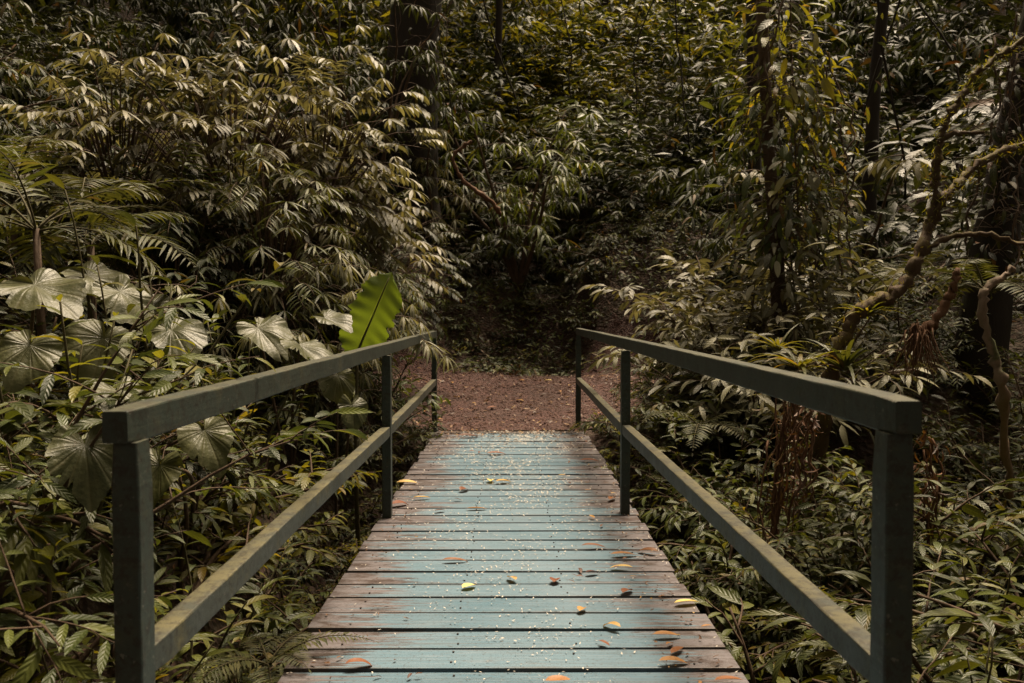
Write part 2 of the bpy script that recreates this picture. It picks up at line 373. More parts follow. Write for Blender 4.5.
# ------------------------------------------------------------------ ground
def H(x, y):
    x = np.asarray(x, float); y = np.asarray(y, float)
    gul = -1.5 * sm(y, -.2, 2.2) * (1 - sm(y, 6.2, 8.5))
    ax = np.abs(x)
    pm = sm(y, 7.6, 8.6) * (1 - sm(y, 11.6, 12.6)) * (1 - sm(ax, 2.6, 6))
    side = np.where(x < 0, 1.35 * sm(-x, .72, 1.9) + .65 * sm(-x, 1.3, 2.5) + 2.4 * sm(-x, 3, 11), 1.15 * sm(x, .74, 1.65) + 1.9 * sm(x, 3.5, 11))
    front = sm(y, -2.5, 2.0)
    z = gul + side * (1 - .95 * pm) * front
    z = z + .30 * sm(y, 8.6, 12.0)
    bk = 12.25 + .22 * np.sin(x * 1.4 + .6) + .12 * np.sin(x * 3.7)
    z = z + 1.25 * sm(y, bk - .1, bk + 1.7)
    yy = np.maximum(0, y - 14.6); z = z + np.minimum(.80 * yy * yy / (yy + 1.5), 26)
    nz = .10 * np.sin(x * 2.1 + y * 1.3) * np.sin(y * 1.7 - x * .6) + .05 * np.sin(x * 5.3 + 1) * np.sin(y * 4.7)
    flat = np.maximum(pm, (1 - sm(ax, .9, 1.6)) * (1 - sm(y, 0, .6)))
    return z + nz * (1 - .85 * flat)
def axis(segs):
    return np.concatenate([np.arange(a, b, s) for a, b, s in segs] + [[segs[-1][1]]])
gx = axis([(-220, -40, 20), (-40, -12, 2), (-12, 12, .2), (12, 40, 2), (40, 220, 20)])
gy = axis([(-160, -20, 20), (-20, -3, 1), (-3, 18, .2), (18, 40, 1), (40, 240, 20)])
GX, GY = np.meshgrid(gx, gy); GZ = H(GX, GY)
nx, ny = len(gx), len(gy)
ii = np.arange((nx) * (ny)).reshape(ny, nx)
GF = np.stack([ii[:-1, :-1], ii[:-1, 1:], ii[1:, 1:], ii[1:, :-1]], -1).reshape(-1, 4)
tag(link('ground', mesh_from('ground', np.stack([GX, GY, GZ], -1).reshape(-1, 3), GF, M['soil'])), kind='structure', label='dark damp forest soil of the gully and slopes')
px_, py_ = np.arange(-3.6, 4.41, .1), np.arange(8.58, 12.55, .1)
PX, PY = np.meshgrid(px_, py_)
rp = np.random.default_rng(3)
edge = sm(PX, -3.6, -2.6) * (1 - sm(PX, 3.4, 4.4)) * (1 - sm(PY, 12.1, 12.5))
PZ = H(PX, PY) - .06 * (1 - edge) + .012 + .004 * rp.normal(size=PX.shape)
PZ = np.where(PY < 8.8, np.maximum(PZ, H(PX, PY) + .012), PZ)
ii = np.arange(PX.size).reshape(PX.shape)
PF = np.stack([ii[:-1, :-1], ii[:-1, 1:], ii[1:, 1:], ii[1:, :-1]], -1).reshape(-1, 4)
tag(link('path', mesh_from('path', np.stack([PX, PY, PZ], -1).reshape(-1, 3), PF, M['path'])), kind='structure', label='reddish brown gravel path at the far end of the footbridge')

# ------------------------------------------------------------------ footbridge
def box_bm(bm, c, size, rot=None, bev=.004, jit=None):
    import bmesh
    r = bmesh.ops.create_cube(bm, size=1.0); vs = r['verts']
    mtx = Matrix.Translation(c) @ (rot.to_4x4() if rot else Matrix.Identity(4)) @ Matrix.Diagonal((*size, 1))
    bmesh.ops.transform(bm, matrix=mtx, verts=vs)
    if bev:
        es = list({e for v in vs for e in v.link_edges})
        bmesh.ops.bevel(bm, geom=es, offset=bev, segments=2, affect='EDGES', profile=.7)
import bmesh
def bm_obj(name, bm, mat, parent=None, smooth=False, label=None):
    me = bpy.data.meshes.new(name); bm.to_mesh(me); bm.free(); me.materials.append(mat)
    if smooth: me.polygons.foreach_set('use_smooth', np.ones(len(me.polygons), bool))
    return link(name, me, parent, label=label)
rb = random.Random(5)
bridge = thing('footbridge', 'narrow wooden footbridge with worn teal plank deck and dark green handrails', 'footbridge', (0, 0, 0))
bm = bmesh.new(); nails = bmesh.new()
PITCHY = .1806
y0 = 2.786 - 15 * PITCHY
ny_ = int(round((8.57 - y0) / PITCHY))
for i in range(ny_):
    yc = y0 + (i + .5) * PITCHY
    xl = -.745 + rb.uniform(-.015, .012); xr = .765 + rb.uniform(-.015, .015)
    gap = rb.uniform(.016, .026)
    zt = rb.uniform(-.003, .003)
    rot = Matrix.Rotation(rb.uniform(-.004, .004), 3, 'Z') @ Matrix.Rotation(rb.uniform(-.016, .016), 3, 'X') @ Matrix.Rotation(rb.uniform(-.003, .003), 3, 'Y')
    box_bm(bm, Vector(((xl + xr) / 2, yc, -.019 + zt)), (xr - xl, PITCHY - gap, .036), rot, .005)
    for xn in (-.60, -.19, .235, .62):
        for dy in (-.045, .045):
            if rb.random() < .3: continue
            bmesh.ops.create_cone(nails, cap_ends=True, segments=8, radius1=.0038, radius2=.0038, depth=.006,
                                  matrix=Matrix.Translation((xn + rb.uniform(-.012, .012), yc + dy + rb.uniform(-.012, .012), zt + .0005)))
_k = len(bm.faces); _nm = bpy.data.meshes.new('nail_heads'); nails.to_mesh(_nm); nails.free(); bm.from_mesh(_nm); bm.faces.ensure_lookup_table()
for f in bm.faces[_k:]: f.material_index = 1
deck = bm_obj('deck', bm, M['deck'], bridge); deck.data.materials.append(M['nail'])

for x in (-.56, .57):
    bm = bmesh.new(); box_bm(bm, Vector((x, 4.35, -.125)), (.10, 8.3, .16)); bm_obj('beam', bm, M['beam'], bridge)

def timber(wx, wy, wz, axis, mat, name, seed):
    """a sawn timber with rounded, slightly uneven edges, long along the given axis"""
    rg = np.random.default_rng(seed); dims = [wx, wy, wz]; L = dims[axis]; o1, o2 = [i for i in range(3) if i != axis]
    h1, h2 = dims[o1] / 2, dims[o2] / 2; r = .004; prof = []
    for (sx, sy, a0) in ((1, 1, 0), (-1, 1, 90), (-1, -1, 180), (1, -1, 270)):
        for k in (0, 45, 90):
            t = math.radians(a0 + k); prof.append((sx * (h1 - r) + r * math.cos(t), sy * (h2 - r) + r * math.sin(t)))
    prof = np.array(prof); n = max(6, int(L / .08)); m = len(prof); V = []
    w1 = np.cumsum(rg.normal(size=(n + 1, 2)) * .00035, 0); w1 -= np.linspace(0, 1, n + 1)[:, None] * w1[-1]
    for i in range(n + 1):
        end = .0035 if i in (0, n) else 0; q = prof * (1 - end / np.array([h1, h2])) + rg.normal(size=(m, 2)) * .0003 + w1[i]
        v = np.zeros((m, 3)); v[:, o1] = q[:, 0]; v[:, o2] = q[:, 1]; tt = min(max(i / n, .003 / L if i == 0 else 0), 1); v[:, axis] = -L / 2 + L * tt; V.append(v)
    F = [(i * m + j, i * m + (j + 1) % m, (i + 1) * m + (j + 1) % m, (i + 1) * m + j) for i in range(n) for j in range(m)]
    F += [tuple(range(m))[::-1], tuple(n * m + j for j in range(m))]
    if axis == 1: F = [f[::-1] for f in F]
    me = mesh_from(name, np.concatenate(V), F, mat, smooth=False); return me
def bar_between(a, b, wdt, hgt, mat, name, lab=None, sag=0.0):
    """a square timber whose top centre runs from a to b"""
    a, b = Vector(a), Vector(b); d = b - a; n = 12
    yv = d.normalized(); xv = yv.cross(Vector((0, 0, 1))).normalized(); zv = xv.cross(yv)
    R = Matrix((xv, yv, zv)).transposed().to_4x4(); c = (a + b) / 2 - zv * hgt / 2
    o = link(name, timber(wdt, d.length, hgt, 1, mat, name, int(abs(a.x * 977 + a.y * 131))), bridge, label=lab); o.matrix_local = Matrix.Translation(c) @ R
    return o
LP = [(-.715, 1.605), (-.708, 4.92), (-.748, 8.50)]
RP = [(.708, 1.555), (.686, 5.00), (.712, 8.72)]
for pts, sgn, TOP in ((LP, -1, 1.006), (RP, 1, 1.029)):
    for (x, y) in pts:
        zb = -.30 if y < 8.6 else -.15; hz = TOP - .066 - zb
        o = link('post', timber(.052, .064, hz, 2, M['rail'], 'post', int(y * 100 + x * 10)), bridge); o.location = (x, y, zb + hz / 2)
    n, f = pts[0], pts[2]
    nx_ = n[0] + (-.012 if sgn < 0 else .007)
    bar_between((nx_, n[1] - .045, TOP - .002), (f[0], f[1] + .045, TOP + .007), .054, .066, M['rail'], 'top_rail')
    for (x, y) in pts: pass
    for a, b in ((pts[0], pts[1]), (pts[1], pts[2])):
        ya, yb = a[1] + .034, b[1] - .034
        bar_between((a[0], ya, .535), (b[0], yb, .533), .05, .06, M['midrail'], 'mid_rail', 'lower rail furred with pale moss')

# ------------------------------------------------------------------ plant builders (each returns [(part name, mesh)])
def side_dir(phi): return np.array([math.cos(phi), math.sin(phi), 0.0])
def shrub(seed, h=1.2, spread=.8, nmain=7, nsub=6, ll=.14, lw=.055, nleaf=9, mat='leaf', prof='oval', droop=.5, nseg=4, tint=(0, .96), flat=.6, tilt0=.25):
    rng = np.random.default_rng(seed); lv = Leaves(); tb = Tubes()
    for i in range(nmain):
        ph = i / nmain * 6.283 + rng.normal() * .4
        ti = tilt0 + (spread) * rng.uniform(.15, 1.0)
        d = side_dir(ph) * math.sin(ti) + np.array([0, 0, math.cos(ti)])
        L = h * rng.uniform(.7, 1.12)
        c = curve(side_dir(ph) * .05 * rng.random(), d, L, 9, droop * .8, .25, rng)
        tb.add(c, np.linspace(.008 + .006 * h, .003, len(c)), 5)
        for j in range(nsub + 1):
            if j == nsub: q, dd, SL = c[-3], nrm(c[-1] - c[-3]), h * .30
            else:
                k = rng.integers(2, len(c) - 1); q = c[k]; ps = rng.uniform(0, 6.283)
                dd = nrm(nrm(c[k] - c[k - 1]) * .5 + side_dir(ps) * .8 + np.array([0, 0, .25])); SL = h * rng.uniform(.2, .42)
            s = curve(q, dd, SL, 6, droop, .2, rng); tb.add(s, np.linspace(.004, .0015, len(s)), 4)
            for m in range(nleaf):
                u = (m + .7) / nleaf * (len(s) - 1); a = int(min(u, len(s) - 2)); p = s[a] + (s[a + 1] - s[a]) * (u - a)
                fw = nrm(s[a + 1] - s[a]); sd = nrm(np.cross(fw, [0, 0, 1.0])) * (1 if m % 2 else -1)
                g = m / nleaf
                ld = nrm(fw * (.35 + .8 * g) + sd * (1.0 - .5 * g) + rng.normal(size=3) * .22 + np.array([0, 0, -.12]))
                nn = nrm(np.array([0, 0, 1.0]) + rng.normal(size=3) * (1 - flat) + side_dir(ph) * .25)
                sc = rng.uniform(.6, 1.15)
                lv.add(p, ld, nn, ll * sc, lw * sc * rng.uniform(.85, 1.1), rng.uniform(.25, 1.0), rng.uniform(*tint))
    return [('stem', tb.mesh('stem', M['twig'])), ('foliage', lv.mesh('foliage', M[mat], prof, nseg))]

def whorl_shrub(seed, h=2.2, nmain=6, nsub=9, ll=.2, lw=.055, k=7, mat='leaf_silver', lean=(0, 0), spread=.75, hang=.55, prof='oval', droop=.9):
    """arching stems whose side twigs end in fans of drooping leaflets"""
    rng = np.random.default_rng(seed); lv = Leaves(); tb = Tubes()
    for i in range(nmain):
        ph = i / nmain * 6.283 + rng.normal() * .4; ti = rng.uniform(.1, spread)
        d = side_dir(ph) * math.sin(ti) + np.array([lean[0], lean[1], math.cos(ti)])
        c = curve([0, 0, 0], d, h * rng.uniform(.75, 1.15), 12, droop, .25, rng)
        tb.add(c, np.linspace(.012 + .008 * h, .004, len(c)), 6)
        for j in range(nsub):
            kk = rng.integers(3, len(c)); q = c[min(kk, len(c) - 1)]; ps = rng.uniform(0, 6.283)
            dd = nrm(side_dir(ps) + np.array([0, 0, .35])); SL = rng.uniform(.15, .5) * (.5 + h * .25)
            s = curve(q, dd, SL, 5, .7, .15, rng); tb.add(s, np.linspace(.005, .002, len(s)), 4)
            for rep, u in enumerate((1.0, .62, .35)):
                if rep and rng.random() < .35: continue
                p = s[int(round(u * (len(s) - 1)))]; fw = nrm(s[-1] - s[-2])
                az = math.atan2(fw[1], fw[0])
                for m in range(k):
                    a = az + (m / (k - 1) - .5) * 4.2 + rng.normal() * .12
                    hg = hang + .25 * rng.normal()
                    ld = nrm(side_dir(a) + np.array([0, 0, -hg]))
                    nn = nrm(np.array([0, 0, 1.0]) + side_dir(a) * .55 + rng.normal(size=3) * .18)
                    sc = rng.uniform(.7, 1.15) * (1 - .25 * abs(m / (k - 1) - .5))
                    lv.add(p, ld, nn, ll * sc, lw * sc, rng.uniform(.3, .9), rng.uniform(.05, .97))
    return [('stem', tb.mesh('stem', M['twig'])), ('foliage', lv.mesh('foliage', M[mat], prof, 4))]

def frond(rng, L, pl, npair=20, droop=1.3, p0=(0, 0, 0), d0=(0, 1, 1), pw=.22, lv=None, tb=None, start=.15, sweep=.45, kdrop=.5):
    c = curve(p0, d0, L, 14, droop, .08, rng); tb.add(c, np.linspace(.006 * (L + .4), .0015, len(c)), 5)
    up0 = np.array([0, 0, 1.0])
    for i in range(npair):
        t = start + (1 - start) * i / npair; u = t * (len(c) - 1); a = int(min(u, len(c) - 2)); p = c[a] + (c[a + 1] - c[a]) * (u - a)
        fw = nrm(c[a + 1] - c[a]); sd = nrm(np.cross(fw, up0)); un = nrm(np.cross(sd, fw))
        l = pl * (math.sin(math.pi * min(1, .18 + t * .86)) ** .7 + .05) * rng.uniform(.9, 1.08)
        for sg in (-1, 1):
            ld = nrm(sd * sg + fw * sweep + un * .12 + rng.normal(size=3) * .06)
            lv.add(p, ld, un, l, max(pw * l, pl * pw * .45), kdrop * rng.uniform(.6, 1.4), rng.uniform(0, .95))
    p = c[-1]; lv.add(p, nrm(c[-1] - c[-2]), up0, pl * .3, pl * pw * .6, .3, .5)
def fern(seed, nf=9, L=.7, pl=.13, npair=20, mat='fern', droop=1.4, rise=.9, pw=.24, separate=False):
    rng = np.random.default_rng(seed); out = []; lv = Leaves(); tb = Tubes()
    for i in range(nf):
        if separate: lv = Leaves(); tb = Tubes()
        ph = i / nf * 6.283 + rng.normal() * .25; r = rise * rng.uniform(.6, 1.2)
        frond(rng, L * rng.uniform(.7, 1.1), pl, npair, droop, (0, 0, 0), side_dir(ph) + np.array([0, 0, r]), pw, lv, tb)
        if separate:
            V1, F1, uv, T = lv.arrays('lance', 2, .15); V2 = np.concatenate(tb.V); F2 = [tuple(j + len(V1) for j in f) for f in tb.F]
            out.append(('frond', mesh_from('frond', np.vstack([V1, V2]), [tuple(f) for f in F1] + F2, [M[mat], M['stem']], np.vstack([uv, np.full((len(V2), 2), .3)]),
                        {'tint': np.concatenate([T, np.full(len(V2), .5)])}, [0] * len(F1) + [1] * len(F2))))
    return out if separate else [('stem', tb.mesh('stem', M['stem'])), ('foliage', lv.mesh('foliage', M[mat], 'lance', 2, .15))]

def rosette(seed, n=22, l=.45, wd=.035, mat='leaf_yellow', rise=1.0, prof='strap', droop=1.3):
    rng = np.random.default_rng(seed); lv = Leaves()
    for i in range(n):
        ph = i * 2.4 + rng.normal() * .2; d = side_dir(ph) + np.array([0, 0, rise * rng.uniform(.4, 1.6)])
        lv.add((0, 0, .01), d, nrm(np.array([0, 0, 1.0]) - side_dir(ph) * .6), l * rng.uniform(.6, 1.1), wd * rng.uniform(.8, 1.2), droop * rng.uniform(.5, 1.2), rng.uniform(0, .98))
    return [('foliage', lv.mesh('foliage', M[mat], prof, 6, .35))]

def sapling(seed, h=1.0, nst=3, ll=.17, lw=.065, mat='leaf', per=11, prof='oval', spread=.25, droop=.8):
    rng = np.random.default_rng(seed); lv = Leaves(); tb = Tubes()
    for i in range(nst):
        ph = rng.uniform(0, 6.283); ti = spread * rng.uniform(.2, 1.2)
        c = curve(side_dir(ph) * .04, side_dir(ph) * math.sin(ti) + np.array([0, 0, math.cos(ti)]), h * rng.uniform(.7, 1.1), 10, .15, .2, rng)
        tb.add(c, np.linspace(.009, .003, len(c)), 5)
        for m in range(per):
            u = (.25 + .75 * (m + 1) / per) * (len(c) - 1); a = int(min(u, len(c) - 2)); p = c[a] + (c[a + 1] - c[a]) * (u - a)
            an = m * 2.4 + rng.normal() * .3; top = m / per
            ld = nrm(side_dir(an) + np.array([0, 0, .55 * top + .1])); sc = rng.uniform(.65, 1.15)
            lv.add(p, ld, nrm(np.array([0, 0, 1.0]) + rng.normal(size=3) * .15), ll * sc, lw * sc, droop * rng.uniform(.6, 1.5), rng.uniform(0, .96))
    return [('stem', tb.mesh('stem', M['stem'])), ('foliage', lv.mesh('foliage', M[mat], prof, 5, .3))]

def place(name, proto, loc, label, cat, rz=0.0, s=1.0, group=None, tilt=(0, 0)):
    if len(proto) == 1:
        o = link(name, proto[0][1], None, loc); o.rotation_euler = (tilt[0], tilt[1], rz); o.scale = (s,) * 3
        return tag(o, label, cat, group)
    r = thing(name, label, cat, loc, rz, group, s, tilt)
    for pn, me in proto: link(pn, me, r)
    return r
def tree_parts(seed, h=9, r=.22, lean=(0, 0), crown_r=2.6, nclump=26, leafn=70, ll=.26, lw=.1, mat='leaf_dark', bark='bark', crown_from=.6, wob=.06, low_limbs=0):
    rng = np.random.default_rng(seed); tb = Tubes(); lv = Leaves(); lb = tb
    n = 26; tt = np.linspace(0, 1, n)
    c = np.stack([lean[0] * h * tt ** 1.3 + wob * h * .3 * np.sin(tt * 5 + seed), lean[1] * h * tt ** 1.3 + wob * h * .3 * np.sin(tt * 4.1 + 2 * seed), h * tt - .3], 1)
    rad = r * (1 - .72 * tt) * (1 + .55 * np.exp(-tt * 16)); tb.add(c, rad, 14, .07, rng)
    for i in range(nclump):
        k = int(n * (crown_from + (1 - crown_from) * rng.random() ** .8)); k = min(k, n - 1); q = c[k]
        ph = rng.uniform(0, 6.283); L = crown_r * rng.uniform(.35, 1.1)
        s = curve(q, side_dir(ph) + np.array([0, 0, rng.uniform(.1, .9)]), L, 7, .5, .35, rng); lb.add(s, np.linspace(max(.02, rad[k] * .4), .008, len(s)), 6)
        for m in range(leafn):
            a = rng.integers(2, len(s)); p = s[a] + rng.normal(size=3) * np.array([.34, .34, .2]) * (crown_r / 2.6)
            d = nrm(rng.normal(size=3) + np.array([0, 0, -.3])); sc = rng.uniform(.6, 1.2)
            lv.add(p, d, nrm(np.array([0, 0, 1.0]) + rng.normal(size=3) * .4), ll * sc, lw * sc, .6, rng.uniform(0, .95))
    for i in range(low_limbs):
        k = rng.integers(int(n * .25), int(n * .6)); ph = rng.uniform(0, 6.283)
        s = curve(c[k], side_dir(ph) + np.array([0, 0, .5]), rng.uniform(.5, 1.3), 6, .3, .4, rng); lb.add(s, np.linspace(.03, .008, len(s)), 5)
    return [('trunk', tb.mesh('trunk', M[bark])), ('crown', lv.mesh('crown', M[mat], 'oval', 2, .2))]

# ------------------------------------------------------------------ trees
def Hf(x, y): return float(H(x, y))
def trunk_at(px, py, d):
    p = at(px, py, d); return (p.x, p.y, Hf(p.x, p.y) - .05)
def tree(px, py, d, label, rz=0, group='tree trunks standing in the forest', name='forest_tree', **kw):
    P = tree_parts(**kw); return place(name, P, trunk_at(px, py, d), label, 'tree', rz, 1.0, group)
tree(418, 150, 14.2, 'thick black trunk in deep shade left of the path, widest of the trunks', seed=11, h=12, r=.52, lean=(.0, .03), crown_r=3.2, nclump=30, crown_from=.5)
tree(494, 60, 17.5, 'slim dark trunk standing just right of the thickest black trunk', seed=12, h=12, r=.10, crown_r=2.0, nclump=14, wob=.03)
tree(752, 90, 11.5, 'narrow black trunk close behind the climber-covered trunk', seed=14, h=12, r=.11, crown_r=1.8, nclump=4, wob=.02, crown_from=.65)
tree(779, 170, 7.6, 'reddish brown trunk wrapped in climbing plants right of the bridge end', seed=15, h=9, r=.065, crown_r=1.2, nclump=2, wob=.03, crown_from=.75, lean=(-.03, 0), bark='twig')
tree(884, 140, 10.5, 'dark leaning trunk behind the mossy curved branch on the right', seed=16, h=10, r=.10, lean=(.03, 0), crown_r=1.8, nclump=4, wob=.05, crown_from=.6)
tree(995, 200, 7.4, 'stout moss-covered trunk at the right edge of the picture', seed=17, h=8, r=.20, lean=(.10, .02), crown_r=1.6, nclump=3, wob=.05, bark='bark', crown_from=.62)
tree(600, 30, 21.0, 'far thin trunk high on the slope above the middle of the path', seed=19, h=11, r=.12, crown_r=2.2, nclump=12, wob=.04, mat='leaf_yellow')
# tall trees added off-frame round the clearing so their crowns block light
cprotos = [tree_parts(seed=31 + i, h=11 + i, r=.26, crown_r=4.4, nclump=40, leafn=95, ll=.38, lw=.15, crown_from=.55, wob=.05) for i in range(2)]
ring = [(-9.5, 3), (-9.5, 9.5), (-10.5, 13.0), (-13.5, 15), (13, 16), (13, 12.5), (12.5, 7.5), (9, 1.0), (-7, -2.5), (0, -3.6), (5.5, -3.0), (-3.4, -1.8), (2.6, -2.2), (-5.6, 1.2), (-6.9, 8.6), (5.6, .2), (0, -8), (-8, -8), (8, -8), (-16, 19), (17, 21)]
for i, (x, y) in enumerate(ring):
    place('added_canopy_tree', cprotos[i % 2], (x, y, Hf(x, y) - .05), 'tall canopy tree added beyond the frame, its broad crown shading the forest', 'tree', i * 1.9, random.Random(i).uniform(.9, 1.15), 'tall trees added beyond the frame for shade')

# leaning mossy tree on the right, made of a trunk and two bare branches
rngb = np.random.default_rng(40)
def px_spline(L, n=40): return spline([tuple(at(*q)) for q in L], n)
B = [(1060, 138, 5.4), (1024, 145, 5.3), (998, 153, 5.25), (971, 170, 5.2), (955, 187, 5.15), (941, 200, 5.1), (931, 223, 5.1), (918, 255, 5.05), (905, 286, 5.0), (881, 300, 5.0), (858, 311, 5.0), (848, 331, 5.0), (836, 355, 5.0), (826, 400, 5.2), (818, 470, 5.5), (812, 520, 5.8)]
A = [(1060, 22, 5.0), (1024, 40, 5.0), (998, 58, 5.0), (975, 75, 5.0), (961, 97, 5.0), (948, 117, 5.0), (941, 140, 5.02), (936, 167, 5.05), (935, 190, 5.08), (931, 224, 5.1)]
C = [(981, 133, 4.8), (968, 132, 4.85), (955, 134, 4.92), (941, 141, 5.02)]
D = [(1040, 252, 5.0), (1021, 245, 5.0), (995, 235, 5.0), (972, 234, 5.05), (955, 236, 5.05), (935, 244, 5.05), (921, 254, 5.05)]
p = at(815, 520, 5.8)
lt = thing('leaning_tree', 'crooked moss-covered leaning tree with bare curved branches on the right', 'tree', (p.x, p.y, Hf(p.x, p.y)))
off = np.array([p.x, p.y, Hf(p.x, p.y)])
def limb(name, L, r0, r1, mat, parent, n=44, moss=0, seed=0):
    tb = Tubes(); c = px_spline(L, n) - off; rg = np.random.default_rng(seed)
    c = c + rg.normal(size=c.shape) * .006
    tb.add(c, np.linspace(r0, r1, len(c)) * (1 + .22 * rg.normal(size=len(c))), 9, .16, rg)
    o = link(name, tb.mesh(name, M[mat]), parent)
    if moss:
        lv = Leaves()
        for i in range(moss):
            q = c[rg.integers(0, len(c))] + rg.normal(size=3) * .022
            d = nrm(rg.normal(size=3) + np.array([0, 0, -.35])); lv.add(q, d, rg.normal(size=3), rg.uniform(.02, .055), .008, .8, rg.uniform(.3, 1))
        link('moss', lv.mesh('moss', M['leaf_yellow'], 'lance', 2), o)
    return o
limb('trunk', B, .018, .050, 'mossy', lt, 110, 1500, 1)
limb('branch', A, .014, .026, 'mossy', lt, 80, 700, 2)
limb('twig', C, .010, .014, 'mossy', lt, 14, 0, 3)
limb('branch', D, .010, .018, 'mossy', lt, 30, 0, 4)

def px_thing(name, label, cat, L, r0, r1, mat, extra=None, moss=0, seed=0, base=None, group=None):
    global off
    q = at(*L[-1]); off = np.array(q); o = thing(name, label, cat, q, 0, group)
    limb('stem' if base is None else base, L, r0, r1, mat, o, 40, moss, seed)
    return o
px_thing('dead_snag', 'pale gnarled broken stem at the right edge above the rail end', 'dead tree', [(1012, 268, 4.6), (1005, 276, 4.6), (990, 286, 4.6), (982, 300, 4.6), (984, 325, 4.6), (995, 355, 4.6), (1001, 385, 4.6), (1006, 430, 4.9), (1010, 500, 5.3)], .014, .030, 'pale_bark', moss=0, seed=6, base='trunk')
rt = px_thing('root_tangle', 'rust-coloured root with a hanging tuft of reddish fibres', 'root', [(958, 268, 4.9), (953, 288, 4.9), (948, 301, 4.9), (931, 325, 4.9), (919, 331, 4.9), (914, 326, 4.9)], .022, .03, 'root', seed=7, base='root')
tb = Tubes(); rg = np.random.default_rng(8); q0 = np.array(at(919, 329, 4.88)) - off
for i in range(70):
    s0 = q0 + rg.normal(size=3) * np.array([.03, .03, .02]); L_ = rg.uniform(.15, .36)
    tb.add(curve(s0, np.array([rg.normal() * .25 + .1, rg.normal() * .2, -1]), L_, 6, .3, .35, rg), np.linspace(.0045, .0015, 7), 4)
link('fibre_tuft', tb.mesh('fibre_tuft', M['root']), rt)
px_thing('bare_branch', 'bent orange-brown dead branch hanging in front of the dark thicket', 'branch', [(472, 140, 11.5), (462, 148, 11.5), (453, 157, 11.5), (457, 170, 11.5), (466, 183, 11.5), (480, 193, 11.5), (492, 202, 11.5), (500, 214, 11.6)], .022, .03, 'root', seed=9, base='branch')
def root_column(L, n, wd, label, seed):
    q = at(*L[-1]); g = Hf(q.x, q.y); o = thing('aerial_roots', label, 'roots', (q.x, q.y, g)); tb = Tubes(); rg = np.random.default_rng(seed)
    base = px_spline(L, 18) - np.array([q.x, q.y, g])
    for i in range(n):
        a, b = sorted(rg.uniform(0, len(base) - 1, 2)); a, b = int(a * .7), int(min(len(base) - 1, b + 5))
        if b - a < 3: continue
        c = base[a:b] + rg.normal(size=3) * wd * np.array([1, .8, .1]) + np.cumsum(rg.normal(size=(b - a, 3)) * .012, 0)
        tb.add(c, rg.uniform(.002, .007), 4)
    link('root_strands', tb.mesh('root_strands', M['root']), o)
    lv = Leaves()
    for i in range(110):
        k = rg.integers(0, len(base)); lv.add(base[k] + rg.normal(size=3) * wd * 1.8, np.array([rg.normal() * .9, rg.normal() * .5, -1]), rg.normal(size=3), rg.uniform(.04, .10), rg.uniform(.012, .03), 1.2, rg.uniform(0, .8))
    link('dead_foliage', lv.mesh('dead_foliage', M['litter'], 'lance', 3), o)
root_column([(790, 385, 4.6), (786, 430, 4.6), (782, 470, 4.6), (776, 520, 4.6), (770, 575, 4.6)], 26, .026, 'column of rusty hanging roots below the right handrail', 51)
root_column([(812, 395, 4.3), (806, 430, 4.3), (800, 470, 4.3), (798, 500, 4.3)], 10, .018, 'thinner hank of brown hanging roots right of the rusty root column', 52)
root_column([(925, 440, 4.2), (927, 480, 4.2), (930, 520, 4.2), (935, 600, 4.2)], 7, .016, 'loose pale rootlets trailing just right of the right end post', 53)

# ------------------------------------------------------------------ large-leaved plants
def ear_mat():
    m, nt, out = new_mat('large_ribbed_leaf')
    uv = N(nt, 'ShaderNodeUVMap'); sp = N(nt, 'ShaderNodeSeparateXYZ'); nt.links.new(uv.outputs[0], sp.inputs[0])
    oi = N(nt, 'ShaderNodeObjectInfo'); tc = N(nt, 'ShaderNodeTexCoord')
    rib = math_(nt, 'POWER', math_(nt, 'ABSOLUTE', math_(nt, 'COSINE', math_(nt, 'MULTIPLY', math_(nt, 'SUBTRACT', sp.outputs[0], .5), math.pi * 13))), 26.0)
    n1 = noise(nt, tc.outputs['Object'], 14, 5, .6); n2 = noise(nt, tc.outputs['Object'], 55, 4, .6)
    wv = math_(nt, 'SINE', math_(nt, 'MULTIPLY', sp.outputs[1], 46.0))
    col = mixc(nt, ramp(nt, [(.35, (0, 0, 0)), (.65, (1, 1, 1))], n1).outputs[0], (.036, .042, .014), (.082, .084, .032))
    col = mixc(nt, oi.outputs['Random'], col, mixc(nt, .5, col, (.12, .12, .05)))
    col = mixc(nt, math_(nt, 'MULTIPLY', rib, .35), col, (.13, .12, .06))
    col = mixc(nt, math_(nt, 'MULTIPLY', ramp(nt, [(.62, (0, 0, 0)), (.72, (1, 1, 1))], n2).outputs[0], .55), col, (.07, .045, .018))
    p = N(nt, 'ShaderNodeBsdfPrincipled'); nt.links.new(col, p.inputs['Base Color'])
    nt.links.new(math_(nt, 'ADD', math_(nt, 'MULTIPLY', n1, .35), .27), p.inputs['Roughness']); p.inputs['Specular IOR Level'].default_value = .38
    h = math_(nt, 'ADD', math_(nt, 'MULTIPLY', rib, -.5), math_(nt, 'MULTIPLY', n2, .8))
    nt.links.new(bump(nt, h, .5, .008), p.inputs['Normal'])
    t = N(nt, 'ShaderNodeBsdfTranslucent'); nt.links.new(mixc(nt, 1.0, col, (1.3, 1.25, .5), 'MULTIPLY'), t.inputs[0])
    mx = N(nt, 'ShaderNodeMixShader'); mx.inputs[0].default_value = .25
    nt.links.new(p.outputs[0], mx.inputs[1]); nt.links.new(t.outputs[0], mx.inputs[2]); nt.links.new(mx.outputs[0], out.inputs[0]); return m
M['ear'] = ear_mat()
